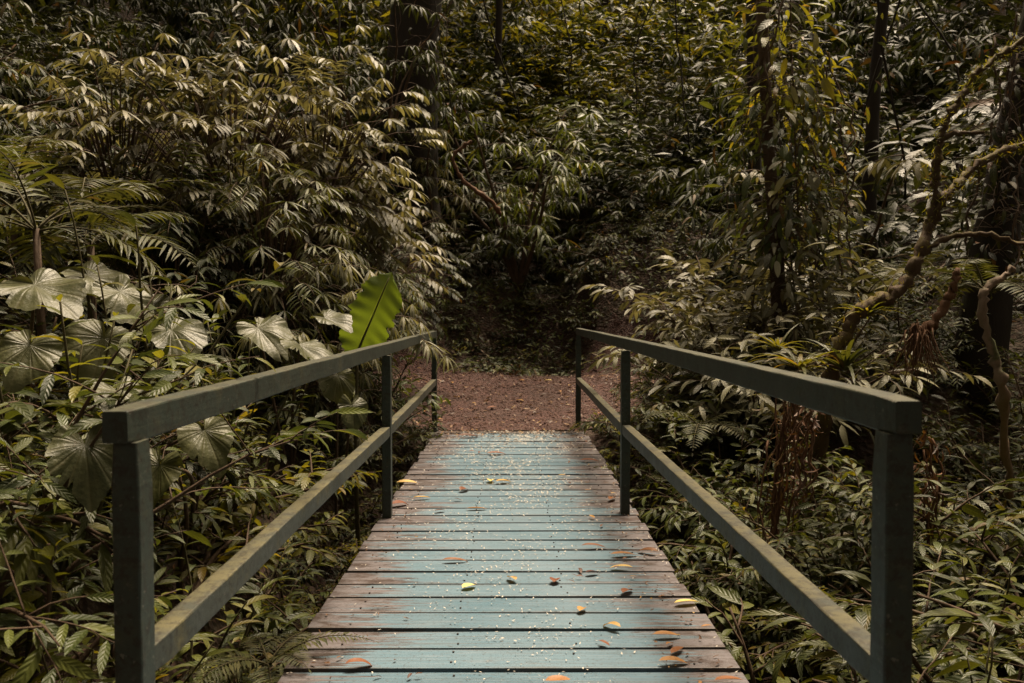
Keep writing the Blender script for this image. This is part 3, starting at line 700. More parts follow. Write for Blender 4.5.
def ear_mesh(seed, size, long=1.15, droop=.5):
    rg = np.random.default_rng(seed); na, nr = 105, 10
    th = np.linspace(-math.pi + .06, math.pi - .06, na)
    r = (.44 + .13 * np.cos(th)) * (1 - .86 * np.exp(-((math.pi - np.abs(th)) / .36) ** 2)) + .17 * np.exp(-(th / .26) ** 2)
    r = r * (1 + .10 * rg.normal() * np.sin(th) + .03 * np.sin(th * 4 + rg.uniform(0, 6)))
    r = r * size * (1 + .018 * np.sin(th * 19 + seed) + .012 * np.sin(th * 41) - .22 * (rg.random(na) < .035))
    f = np.linspace(0, 1, nr) ** .9
    X = np.sin(th)[None] * r[None] * f[:, None]; Y = np.cos(th)[None] * r[None] * f[:, None] * long
    rad = np.hypot(X, Y) / size
    Z = size * (.05 * f[:, None] ** 2 * np.sin(th * 5 + seed)[None] + (.020 * f[:, None]) * np.abs(np.cos(th * 6.5))[None] - droop * rad ** 2 + (.12 + .14 * rg.random()) * np.abs(X) / size + .03 * np.sin(X / size * 9 + seed) * np.sin(Y / size * 7))
    V = np.stack([X, Y, Z], -1).reshape(-1, 3); uv = np.stack([np.broadcast_to(th / 6.2832 + .5, X.shape), np.broadcast_to(f[:, None], X.shape)], -1).reshape(-1, 2)
    ix = np.arange(na * nr).reshape(nr, na)
    F = np.stack([ix[:-1, :-1], ix[:-1, 1:], ix[1:, 1:], ix[1:, :-1]], -1).reshape(-1, 4)
    return mesh_from('leaf', V, F, M['ear'], uv)
def ear_plant(base, leaves, label, seed, group='large-leaved plants on the left bank'):
    bx, by, bd = base; bd += .9; b = at(bx, by, bd); g = Hf(b.x, b.y)
    root = thing('elephant_ear_plant', label, 'plant', (b.x, b.y, g), 0, group)
    for i, (px, py, d, size, D, Nn, lab) in enumerate(leaves):
        q = at(px, py, d) - Vector((b.x, b.y, g)); D = Vector(D).normalized(); Nn = Vector(Nn); D.z += .15; D.x += .35 * math.sin(px * 2.9); D.normalize(); Nn.z += .8; Nn.x += .45 * math.sin(px * 1.7 + 1); Nn = (Nn - D * Nn.dot(D)).normalized(); X = D.cross(Nn)
        o = link('leaf', ear_mesh(seed * 10 + i, size * .86, droop=.22 + .30 * ((i * 37 + seed) % 5) / 5), root, label=lab)
        R = Matrix((X, D, Nn)).transposed().to_4x4(); o.matrix_local = Matrix.Translation(q) @ R
        tb = Tubes(); mid = (q * .6) + Vector((0, .12, .02)) - D * .08
        c = spline([(0, 0, 0), tuple(mid), tuple(q - Vector((0, 0, .004)))], 16); Ri = (Matrix.Translation(q) @ R).inverted()
        c = np.array([tuple(Ri @ Vector(v)) for v in c]); tb.add(c, np.linspace(.012, .006, len(c)), 6)
        link('petiole', tb.mesh('petiole', M['twig']), o)
ear_plant((90, 520, 4.0), [(104, 338, 3.8, .36, (.02, -.45, -.75), (.1, -.55, .8), None), (88, 275, 4.5, .40, (.75, -.2, -.45), (.15, -.45, .85), None), (120, 292, 4.4, .38, (.5, -.15, -.8), (.5, -.4, .6), None)],
         'big ribbed heart-leaved plant behind the near end of the left rail', 3)
ear_plant((175, 480, 4.6), [(172, 330, 4.2, .33, (.35, -.55, -.5), (.0, -.35, .9), None), (150, 305, 4.9, .30, (.3, -.2, -.7), (.5, -.5, .6), None)],
         'heart-leaved plant with one pale triangular leaf above the left rail', 4)
ear_plant((15, 460, 3.8), [(35, 285, 3.7, .42, (.55, -.4, -.45), (.0, -.35, .9), None)],
         'dull heart-leaved plant at the left edge, level with the handrail', 5)
ear_plant((290, 470, 5.4), [(258, 328, 5.2, .40, (.45, -.4, -.55), (.1, -.5, .75), None), (300, 345, 5.1, .40, (.5, -.5, -.35), (.1, -.3, .9), None), (325, 318, 5.6, .32, (.6, -.3, -.3), (.0, -.5, .8), 'small yellowing leaf')],
         'pale heart-leaved plant leaning over the middle of the left rail', 6)
ear_plant((110, 560, 3.0), [(118, 392, 2.75, .24, (.35, -.35, -.35), (-.1, -.15, .95), None), (85, 445, 2.6, .27, (.0, -.5, -.8), (.05, -.8, .6), None)],
         'spotted heart-leaved plant crowded against the left end post', 7)
ear_plant((190, 560, 3.6), [(205, 430, 3.5, .27, (.55, -.3, -.6), (.3, -.6, .7), None), (160, 465, 3.1, .26, (.1, -.45, -.85), (-.1, -.85, .5), None)],
         'heart-leaved plant hanging under the near part of the left rail', 8)
ear_plant((335, 500, 5.6), [(338, 375, 5.5, .30, (.3, -.3, -.85), (.3, -.7, .5), 'yellow withered leaf'), (352, 405, 5.4, .26, (.1, -.3, -.9), (.4, -.8, .3), 'yellow withered leaf')],
         'withering yellow heart-leaved plant under the middle of the left rail', 9)
ear_plant((20, 600, 3.2), [(30, 345, 3.2, .27, (.2, -.5, -.75), (.2, -.6, .7), None)],
         'low heart-leaved plant in the left corner outside the end post', 10)

def banana():
    b = at(362, 420, 6.3); g = Hf(b.x, b.y); root = thing('banana_plant', 'bright yellow-green upright banana leaf rising behind the left rail', 'plant', (b.x, b.y, g))
    p0 = np.array(at(357, 352, 6.2)); p1 = np.array(at(389, 278, 6.05)); off_ = np.array([b.x, b.y, g])
    D_ = nrm(p1 - p0); L = np.linalg.norm(p1 - p0) * 1.04; Nn = nrm(np.array([.25, -.95, .25])); Nn = nrm(Nn - D_ * np.dot(Nn, D_)); Sd = np.cross(D_, Nn)
    na, nl = 13, 40; u = np.linspace(-1, 1, na); t = np.linspace(0, 1, nl); rg = np.random.default_rng(5)
    hw = .5 * .325 * np.minimum(1, (t * 4.2 + .22)) ** .6 * np.minimum(1, (1 - t) * 5.2 + .06) ** .55 * (1 + .02 * np.sin(t * 37))
    V = []; uv = []
    for i in range(nl):
        for j in range(na):
            z = .11 * abs(u[j]) ** 1.4 * .4 + .010 * math.sin(t[i] * 42 + u[j] * 3) * abs(u[j]) - .34 * max(0, t[i] - .45) ** 2 + .05 * u[j] * (t[i] - .4) - .02 * u[j] * math.sin(t[i] * 5)
            e = (.012 * rg.normal() - u[j] * (.02 if i in (17, 18, 29) else 0)) if abs(u[j]) == 1 else 0
            V.append(p0 - off_ + D_ * (t[i] * L - .03 * abs(u[j])) + Sd * (u[j] * hw[i] + e) + Nn * z); uv.append((u[j] * .5 + .5, t[i]))
    ix = np.arange(na * nl).reshape(nl, na); F = np.stack([ix[:-1, :-1], ix[:-1, 1:], ix[1:, 1:], ix[1:, :-1]], -1).reshape(-1, 4)
    mat = leaf_mat('banana_leaf', [(0, (.105, .145, .022)), (1, (.12, .155, .024))], rough=.45, trans=.42, vein=.6, nv=70, tcol=(1.5, 1.4, .5), spots=.12, vary=.02)
    lf = link('leaf', mesh_from('leaf', np.array(V), F, mat, uv, {'tint': np.full(len(V), .5)}), root)
    tb = Tubes(); tb.add(np.array([p0 - off_ + D_ * (k * L * .95) + Nn * (-.004 - .06 * (k - .3) ** 2) for k in np.linspace(0, 1, 12)]), np.linspace(.011, .003, 12), 6); link('midrib', tb.mesh('midrib', M['stem']), lf)
    tb = Tubes(); tb.add(spline([(0, 0, -.05), tuple((p0 - off_) * .5 + np.array([-.03, .02, 0])), tuple(p0 - off_)], 14), np.linspace(.022, .011, 15), 7); link('stem', tb.mesh('stem', M['stem']), root)
banana()

# ------------------------------------------------------------------ single plants one can point at
def hero(name, proto, px, py, d, label, cat, rz=0, s=1.0, z=None, group=None, tilt=(0, 0)):
    q = at(px, py, d); g = Hf(q.x, q.y) - .02 if z is None else z
    return place(name, proto, (q.x, q.y, g), label, cat, rz, s, group, tilt)
G_SIL = 'silvery drooping shrubs on the left slope'
def dome_shrub(seed, rad, n=130, ll=.21, lw=.064, k=7, mat='leaf_silver', low=-.92, foot=(0, 0)):
    rng = np.random.default_rng(seed); lv = Leaves(); tb = Tubes(); rad = np.array(rad); cz = rad[2] * 1.15
    for i in range(7):
        ph = i / 7 * 6.283; e = side_dir(ph) * rad * .55 + np.array([0, 0, cz + rad[2] * rng.uniform(-.1, .5)])
        tb.add(spline([(foot[0], foot[1], 0), tuple(np.array([foot[0], foot[1], 0]) * .5 + e * np.array([.25, .25, .55])), tuple(e)], 14), np.linspace(.03, .008, 15)[:15], 6)
    for i in range(n):
        v = nrm(rng.normal(size=3))
        if v[2] < low: continue
        a_ = math.atan2(v[1], v[0]); lump = 1 + .16 * math.sin(3 * a_ + seed) + .13 * math.sin(5 * a_ + 4 * v[2] + seed)
        p = v * rad * rng.uniform(.62, 1.08) * lump + np.array([0, 0, cz]); a = v * rad * .35 + np.array([0, 0, cz - .1])
        c = spline([tuple(a), tuple((a + p) / 2 + np.array([0, 0, .14])), tuple(p)], 8); tb.add(c, np.linspace(.007, .0025, len(c)), 4)
        out = nrm(v * np.array([1, 1, .3]) + rng.normal(size=3) * .2); az = math.atan2(out[1], out[0])
        if rng.random() < .5:
            rc = curve(c[-3], out + np.array([0, 0, .1]), rng.uniform(.26, .4), 8, .9, .1, rng); tb.add(rc, .0025, 4)
            for m in range(6):
                pp = rc[2 + m]; fw = nrm(rc[min(8, 3 + m)] - rc[1 + m]); sd = nrm(np.cross(fw, [0, 0, 1.0]))
                for sg in (-1, 1):
                    sc = rng.uniform(.8, 1.1) * (.75 + .3 * math.sin(math.pi * (m + 1) / 7))
                    lv.add(pp, nrm(fw * .6 + sd * sg + np.array([0, 0, -.2]) + rng.normal(size=3) * .08), nrm(np.array([0, 0, 1.0]) + rng.normal(size=3) * .12), ll * .8 * sc, lw * .95 * sc, rng.uniform(.3, .8), rng.uniform(.05, .96))
            continue
        for b, q in enumerate((c[-1], c[-3])):
            for m in range(k):
                an = az + (m / (k - 1) - .5) * (3.6 if b == 0 else 4.6) + rng.normal() * .1
                hg = rng.uniform(.05, .6); ld = nrm(side_dir(an) - np.array([0, 0, hg])); sc = rng.uniform(.7, 1.12) * (1 - .3 * abs(m / (k - 1) - .5))
                lv.add(q, ld, nrm(np.array([0, 0, 1.0]) + side_dir(an) * .35 + rng.normal(size=3) * .18), ll * sc, lw * sc, rng.uniform(.2, .8), rng.uniform(.05, .96))
    return [('stem', tb.mesh('stem', M['twig'])), ('foliage', lv.mesh('foliage', M[mat], 'oval', 4))]
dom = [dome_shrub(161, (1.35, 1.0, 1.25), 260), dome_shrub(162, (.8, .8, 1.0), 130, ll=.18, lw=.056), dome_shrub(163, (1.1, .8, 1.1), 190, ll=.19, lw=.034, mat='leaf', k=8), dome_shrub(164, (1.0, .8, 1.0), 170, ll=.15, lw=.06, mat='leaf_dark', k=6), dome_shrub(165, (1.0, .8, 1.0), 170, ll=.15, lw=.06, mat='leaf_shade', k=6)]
sil = [0] and [whorl_shrub(61, h=3.0, nmain=10, nsub=24, ll=.22, lw=.066, spread=.75, hang=.28), whorl_shrub(62, h=2.2, nmain=9, nsub=20, ll=.21, lw=.064, spread=.95, hang=.3), whorl_shrub(63, h=2.6, nmain=9, nsub=22, ll=.2, lw=.054, spread=.7, k=8, hang=.35)]
def hero_top(name, proto, px, py, d, top, label, cat, rz, s, group):
    q = at(px, py, d); place(name, proto, (q.x, q.y, q.z - top * s), label, cat, rz, s, group)
hero_top('drooping_shrub', dom[0], 232, 62, 7.5, 2.5, 'largest silvery shrub with fans of drooping leaflets, high on the left', 'shrub', .4, 1.0, G_SIL)
hero_top('drooping_shrub', dom[1], 118, 120, 7.0, 1.6, 'smaller silvery fan-leaved shrub reaching out above the palm fronds', 'shrub', 2.0, 1.0, G_SIL)
hero_top('drooping_shrub', dom[1], 318, 118, 7.9, 1.6, 'silvery fan-leaved shrub on the side of the big one nearest the black trunk', 'shrub', 1.1, 1.05, G_SIL)
hero_top('drooping_shrub', dom[1], 345, 215, 8.6, 1.6, 'drab silvery shrub low beside the foot of the black trunk', 'shrub', 4.0, 1.1, G_SIL)
hero_top('drooping_shrub', dom[2], 268, 165, 7.0, 2.2, 'narrow-leaved shrub hanging like a curtain under the largest silvery shrub', 'shrub', 2.2, 1.0, G_SIL)
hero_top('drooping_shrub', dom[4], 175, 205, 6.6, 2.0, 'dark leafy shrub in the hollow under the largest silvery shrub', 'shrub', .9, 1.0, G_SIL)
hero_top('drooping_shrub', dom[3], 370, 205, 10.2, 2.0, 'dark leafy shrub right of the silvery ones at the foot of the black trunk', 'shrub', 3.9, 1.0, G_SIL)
hero_top('drooping_shrub', dom[2], 352, 235, 8.2, 2.2, 'narrow-leaved shrub behind the bright banana leaf', 'shrub', 5.2, .75, G_SIL)
fing = [whorl_shrub(71, h=1.5, nmain=7, nsub=11, ll=.20, lw=.03, k=7, hang=.75, mat='leaf_silver', prof='lance'), whorl_shrub(72, h=1.2, nmain=7, nsub=11, ll=.17, lw=.026, k=8, hang=.8, mat='leaf_silver', prof='lance')]
G_F = 'finger-leaved shrubs below the silvery ones'
for i, (px, py, d, s, lab) in enumerate([(250, 330, 7.0, .9, 'finger-leaved shrub just above the middle of the left rail'), (322, 320, 7.0, 1.05, 'finger-leaved shrub left of the bright banana leaf'), (240, 330, 6.6, 1.1, 'finger-leaved shrub over the pale heart-shaped leaves'),
                                         (325, 320, 9.6, .6, 'small finger-leaved shrub behind the others nearest the path'), (282, 300, 8.6, 1.0, 'tall finger-leaved shrub behind the banana leaf'), (430, 250, 14.0, 1.6, 'shaded finger-leaved shrub at the foot of the black trunk')]):
    hero('finger_leaved_shrub', fing[i % 2], px, py, d, lab, 'shrub', i * 1.3, s, group=G_F)
hero('leafy_spray', whorl_shrub(113, h=3.2, nmain=7, nsub=13, ll=.26, lw=.045, k=6, spread=.5, mat='leaf', prof='lance'), 520, 260, 13.8, 'tall spray of hanging narrow leaves just right of the black trunk', 'shrub', 0, 1.25)
hero('leafy_spray', whorl_shrub(114, h=2.8, nmain=7, nsub=12, ll=.24, lw=.045, k=6, spread=.6, mat='leaf_dark', prof='lance'), 375, 260, 12.6, 'dim leafy spray on the near side of the black trunk', 'shrub', 1, 1.2)
# palms and ferns on the left
def palm(seed, nf, L, pl, npair=18, th=0.0): 
    rng = np.random.default_rng(seed); out = []
    for i in range(nf):
        lv = Leaves(); tb = Tubes(); ph = i / nf * 6.283 + rng.normal() * .3
        frond(rng, L * rng.uniform(.75, 1.1), pl, npair, 1.5, (0, 0, th), side_dir(ph) + np.array([0, 0, rng.uniform(.35, 1.6)]), .12, lv, tb, .3, .6, .7)
        V1, F1, uv, T = lv.arrays('lance', 3, .2); V2 = np.concatenate(tb.V); F2 = [tuple(j + len(V1) for j in f) for f in tb.F]
        out.append(('frond', mesh_from('frond', np.vstack([V1, V2]), [tuple(f) for f in F1] + F2, [M['fern'], M['stem']], np.vstack([uv, np.full((len(V2), 2), .3)]), {'tint': np.concatenate([T, np.full(len(V2), .5)])}, [0] * len(F1) + [1] * len(F2))))
    if th:
        tb = Tubes(); tb.add([(0, 0, -.1), (.02, .01, th * .5), (0, 0, th + .02)], (.035, .028, .022), 7); out.append(('trunk', tb.mesh('trunk', M['twig'])))
    return out
pal = [palm(81, 10, 1.1, .33, 18, 1.35), palm(82, 9, .9, .28, 16, 1.3)]
hero('small_palm', pal[0], 38, 330, 4.7, 'small dark palm with feathered fronds at the left edge', 'palm', .3, .86)
hero('small_palm', pal[1], 92, 320, 5.4, 'small palm whose fronds stick out under the silvery shrub', 'palm', 1.3, .95)
hero('small_palm', pal[0], 15, 200, 6.5, 'shaded palm high in the left corner', 'palm', 2.3, 1.0)
fe = [fern(91, 9, .62, .12, 22, separate=True), fern(92, 8, .75, .15, 20, separate=True), fern(93, 10, .5, .10, 20, separate=True)]
G_FE = 'ferns growing round the footbridge'
for i, (px, py, d, s, z, lab) in enumerate([(268, 640, 2.95, .62, -.04, 'fern brushing the left edge of the deck'), (45, 660, 2.25, .7, None, 'fern in the bottom left corner outside the end post'), (12, 560, 2.6, .8, None, 'dim fern at the left edge below the heart leaves'),
                                      (668, 455, 5.6, .75, None, 'fern under the middle of the right rail'), (700, 432, 6.2, .8, .35, 'pale fern just below the right top rail'), (868, 262, 7.0, 1.3, 1.35, 'fern with arching fronds left of the crooked branch'), (985, 280, 6.2, 1.3, 1.35, 'fern with arching fronds under the stout mossy trunk'),
                                      (900, 262, 7.6, 1.2, 1.5, 'fern behind the crooked mossy branch'), (830, 560, 3.2, .7, None, 'fern in the undergrowth below the right lower rail'), (760, 600, 3.0, .6, None, 'fern beside the right edge of the deck'), (955, 470, 3.6, .8, None, 'fern right of the right end post'),
                                      (985, 640, 2.6, .7, None, 'fern in the bottom right corner'), (905, 500, 3.9, .7, None, 'fern behind the right end post'), (95, 180, 6.2, 1.5, 1.9, 'large fern in the shadow under the silvery shrub')]):
    hero('fern', fe[i % 3], px, py, d, lab, 'fern', i * 1.7, s, z, G_FE)
G_H = 'shade-coloured shrubs in the dark hollow above the earth bank'
hol = [shrub(271, 1.1, 1.0, 9, 8, .15, .06, 9, 'leaf_shade', droop=1.0), shrub(272, 1.0, 1.0, 9, 8, .12, .045, 10, 'leaf_shade', droop=1.1)]  # the hollow's shade is put into these dark leaves
for i, (px, d, s, lab) in enumerate([(480, 14.2, 1.2, 'shade-coloured shrub in the dark hollow nearest the black trunk'), (528, 14.0, 1.0, 'shade-coloured shrub in the dark hollow straight above the path'), (575, 14.3, 1.2, 'shade-coloured shrub in the middle of the dark hollow'), (612, 13.8, 1.1, 'shade-coloured shrub in the dark hollow towards the pale bushes'), (650, 13.6, 1.2, 'shade-coloured shrub in the dark hollow right behind the pale bushes'), (596, 15.6, 1.3, 'shade-coloured shrub on the slope above the dark hollow, nearest its middle'), (622, 16.4, 1.4, 'shade-coloured shrub highest on the slope above the dark hollow'), (632, 14.6, 1.1, 'shade-coloured shrub half way up the slope right of the dark hollow'), (605, 12.4, .8, 'small shade-coloured shrub low on the earth bank right of the path'), (450, 13.0, .9, 'small shade-coloured shrub low on the earth bank left of the path')]):
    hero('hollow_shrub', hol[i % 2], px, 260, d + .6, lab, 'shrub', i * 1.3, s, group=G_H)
# bromeliads and strap-leaved plants near the root of the leaning tree
ros = [rosette(101, 24, .40, .034), rosette(102, 20, .32, .03), rosette(103, 26, .5, .04, mat='leaf')]
for i, (px, py, d, s, lab) in enumerate([(800, 372, 5.0, .9, 'yellowish strap-leaved bromeliad at the foot of the climber trunk'), (778, 352, 5.6, .9, 'strap-leaved bromeliad left of the yellowish one'), (845, 372, 4.9, .8, 'small strap-leaved bromeliad at the bend of the leaning tree'), (868, 318, 5.0, .55, 'tuft of strap leaves sitting on the mossy trunk')]):
    q = at(px, py, d); place('bromeliad', ros[i % 3], tuple(q), lab, 'plant', i, s, 'bromeliads perched by the leaning tree')
# climbers up the brown trunk: each big leaf is placed on it
def climber(label, leaves, d, mat, seed, stem_px):
    rg = np.random.default_rng(seed); q = at(*stem_px[-1]); o = thing('climbing_plant', label, 'climber', q); off_ = np.array(q)
    tb = Tubes(); c = px_spline(stem_px, 20) - off_; tb.add(c, .007, 5); link('stem', tb.mesh('stem', M['twig']), o); lv = Leaves()
    for (px, py, l, w_, dx, dz, ny) in leaves:
        p = np.array(at(px, py, d)) - off_; p = p + rg.normal(size=3) * np.array([.06, .08, .05]); lv.add(p, (dx + rg.normal() * .3, -.25 + .4 * rg.normal(), dz), (rg.normal() * .5, -.6, ny + .4 * rg.random()), l, w_, .5, rg.uniform(.1, .9))
        k = c[np.argmin(np.linalg.norm(c - p, axis=1))]; tb2 = Tubes()
    link('foliage', lv.mesh('foliage', M[mat], 'oval', 6), o)
climber('climber with large yellow-green leaves near the top of the brown trunk', [(790, 5, .28, .14, .6, -.5, .4), (815, 28, .24, .12, .3, -.8, .4), (770, 20, .22, .11, -.5, -.4, .5), (800, 70, .20, .11, .5, -.6, .3), (822, 72, .24, .12, .2, -.9, .3), (835, 122, .18, .09, .8, -.2, .6), (845, 128, .2, .1, .7, -.3, .6), (805, 105, .15, .08, .3, -.6, .3), (775, 60, .15, .08, -.2, -.8, .4)], 6.95, 'leaf_yellow', 5, [(790, -20, 7.4), (792, 60, 7.4), (795, 140, 7.4), (798, 220, 7.4)])
climber('climber with pale glossy leaves half way up the brown trunk', [(766, 66, .24, .13, .02, -1, .25), (812, 172, .19, .17, .3, -.8, .5), (826, 196, .2, .12, .5, -.7, .6), (792, 180, .18, .08, -.2, -.7, .6), (775, 168, .16, .07, -.6, -.3, .6), (806, 210, .2, .09, .6, -.4, .6), (785, 225, .2, .08, -.5, -.5, .6), (770, 205, .18, .07, -.6, -.3, .6), (815, 240, .2, .08, .7, -.3, .6), (780, 255, .18, .08, -.3, -.6, .6), (795, 120, .17, .08, .5, -.5, .6), (782, 130, .17, .08, -.4, -.6, .6), (800, 275, .2, .08, .4, -.6, .6), (772, 238, .2, .09, -.6, -.3, .6), (790, 90, .16, .07, .3, -.8, .5), (772, 110, .17, .08, -.6, -.5, .5)], 7.0, 'leaf_silver', 6, [(768, 40, 7.45), (776, 110, 7.45), (784, 180, 7.45), (790, 250, 7.45), (798, 330, 7.45)])
def wrap(label, path, n, r, lens, mat, seed, prof='oval'):
    rg = np.random.default_rng(seed); q = at(*path[-1]); o = thing('climbing_plant', label, 'climber', q, 0, 'climbing plants on trunks'); off_ = np.array(q)
    c = px_spline(path, 30) - off_; tb = Tubes(); lv = Leaves()
    for k in range(3): tb.add(c + np.cumsum(rg.normal(size=c.shape) * .02, 0) + rg.normal(size=3) * r * .35, rg.uniform(.004, .011), 5)
    for i in range(n):
        b = c[rg.integers(0, len(c))]; ph = rg.uniform(0, 6.283); rr = r * rg.uniform(.2, 1.25); p = b + side_dir(ph) * rr + np.array([0, 0, rg.normal() * .1])
        l = rg.uniform(*lens) * rg.uniform(.6, 1); lv.add(p, side_dir(ph) + np.array([0, 0, rg.uniform(-1.2, .3)]) + rg.normal(size=3) * .3, np.array([0, 0, 1.0]) + side_dir(ph) * .6 + rg.normal(size=3) * .3, l, l * rg.uniform(.32, .5), rg.uniform(.3, 1.1), rg.random())
        if i % 3 == 0: tb.add(spline([tuple(b), tuple((b + p) / 2 + np.array([0, 0, .05])), tuple(p)], 6), .003, 4)
    link('stem', tb.mesh('stem', M['twig']), o); link('foliage', lv.mesh('foliage', M[mat], prof, 4), o)
wrap('tangle of climber round the top of the brown trunk', [(785, -60, 7.5), (782, 20, 7.5), (780, 90, 7.5), (782, 130, 7.5)], 320, .42, (.13, .24), 'leaf_yellow', 401)
wrap('tangle of climber with narrow leaves round the middle of the brown trunk', [(775, 80, 7.45), (782, 150, 7.45), (785, 210, 7.45), (786, 250, 7.45)], 420, .46, (.15, .26), 'leaf', 402)
wrap('leafy climber thickening round the foot of the brown trunk', [(790, 200, 7.4), (786, 260, 7.4), (790, 320, 7.4), (792, 380, 7.4)], 520, .50, (.12, .22), 'leaf_silver', 403)
wrap('yellowish climber trailing on the right side of the brown trunk', [(815, 60, 7.2), (822, 130, 7.2), (818, 200, 7.2), (825, 260, 7.2)], 240, .30, (.08, .18), 'leaf_yellow', 404)
wrap('dark climber covering the stout trunk at the right edge', [(1010, 40, 6.9), (1005, 110, 6.9), (998, 180, 6.9), (990, 260, 6.9)], 420, .42, (.08, .2), 'leaf_dark', 405)
wrap('dim climber hanging down the thick black trunk', [(430, -20, 13.6), (425, 60, 13.6), (420, 130, 13.6), (415, 200, 13.6)], 130, .66, (.12, .24), 'leaf_dark', 406, 'lance')
hero('leafy_spray', whorl_shrub(111, h=1.6, nmain=5, nsub=8, ll=.2, lw=.05, k=5, spread=.5), 802, 330, 7.0, 'leafy spray of narrow pale leaves at the foot of the brown trunk', 'shrub', 0, .85)
hero('leafy_spray', whorl_shrub(112, h=1.6, nmain=5, nsub=8, ll=.19, lw=.06, k=6, spread=.7), 850, 260, 9.6, 'grey leafy spray high up between the brown trunk and the crooked branch', 'shrub', 1, 1.6)
# the dense pale bush to the right of the path, three shrubs side by side
lowb = [shrub(124, 1.4, .6, 11, 10, .15, .066, 8, 'leaf', droop=.7), shrub(125, 1.3, .65, 11, 10, .13, .055, 9, 'leaf', droop=.8)]
bu = [shrub(121, 1.5, .6, 11, 11, .17, .07, 9, 'leaf_silver', droop=.7), shrub(122, 1.3, .65, 11, 11, .16, .066, 9, 'leaf_silver', droop=.7), shrub(123, 1.6, .55, 11, 11, .18, .066, 8, 'leaf_silver', droop=.6)]
G_B = 'broad-leaved bushes right of the path end'
for i, (px, py, d, s, lab) in enumerate([(722, 400, 7.8, .9, 'pale broad-leaved bush right beside the far end of the right rail'), (738, 400, 7.3, 1.0, 'pale broad-leaved bush behind the middle of the right rail'), (772, 400, 7.0, 1.05, 'broad-leaved bush between the pale bushes and the brown trunk'), (738, 380, 8.8, 1.0, 'tallest pale broad-leaved bush behind the other two'), (728, 470, 5.9, .7, 'low broad-leaved bush below the right top rail'), (772, 480, 5.2, .75, 'low broad-leaved bush left of the rusty root column'), (690, 450, 7.0, .6, 'low broad-leaved bush beside the far half of the right lower rail'), (835, 470, 4.6, .75, 'low broad-leaved bush right of the rusty root column')]):
    hero('broad_leaved_bush', bu[i % 3] if i < 4 else lowb[i % 2], px, py, d, lab, 'bush', i * 2.1, s, group=G_B)
sap = [sapling(131, .9, 4, .16, .06), sapling(132, .75, 4, .14, .055, 'leaf_dark'), sapling(133, .7, 5, .15, .05, 'leaf'), sapling(134, 1.0, 3, .19, .07, 'leaf_yellow')]
tsap = [sapling(135, 1.15, 6, .15, .052, 'leaf', 16, spread=.35), sapling(136, 1.1, 6, .13, .04, 'leaf_yellow', 18, 'lance', spread=.4), sapling(137, 1.0, 7, .12, .045, 'leaf', 16, spread=.45)]
G_S = 'leafy saplings beside the footbridge'
for i, (px, py, d, s, lab) in enumerate([(200, 640, 2.9, .95, 'sapling with upright glossy leaves inside the left lower rail'), (255, 560, 3.8, .9, 'sapling with long leaves in the gap between the left rails'), (330, 520, 5.0, .8, 'sapling below the withering yellow leaves'), (300, 600, 3.9, .6, 'sapling hugging the left edge of the deck'), (350, 540, 4.9, .6, 'sapling just before the second left post'), (60, 620, 2.5, .8, 'sapling left of the left end post'),
                                      (665, 560, 4.2, .6, 'sapling beside the right edge of the deck near the second post'), (720, 600, 3.3, .6, 'sapling right of the deck where the leaves lie'), (940, 620, 2.7, .9, 'thin dark sapling in the bottom right corner'), (860, 470, 4.4, .9, 'sapling with pale leaves left of the right end post'), (990, 520, 3.6, .9, 'sapling right of the right end post')]):
    hero('sapling', sap[i % 4], px, py, d, lab, 'sapling', i * 1.1, s, group=G_S)

G_T = 'taller saplings among the heart-shaped leaves'
for i, (px, py, d, s, lab) in enumerate([(140, 470, 4.4, 1.35, 'tall sapling rising between the heart-shaped leaves'), (60, 480, 3.4, 1.25, 'tall sapling in front of the dull heart-leaved plant'), (215, 480, 4.8, 1.3, 'tall sapling behind the pale triangular leaf'), (20, 480, 3.0, 1.2, 'tall sapling at the left edge'), (95, 520, 2.9, 1.0, 'sapling just behind the left end post'), (250, 470, 5.6, 1.2, 'tall sapling before the finger-leaved shrubs'), (175, 520, 3.4, 1.0, 'sapling showing between the rails near the left end post'), (30, 640, 2.3, .9, 'sapling in the bottom left corner')]):
    hero('tall_sapling', tsap[i % 3], px, py, d, lab, 'sapling', i * 1.9, s, group=G_T)

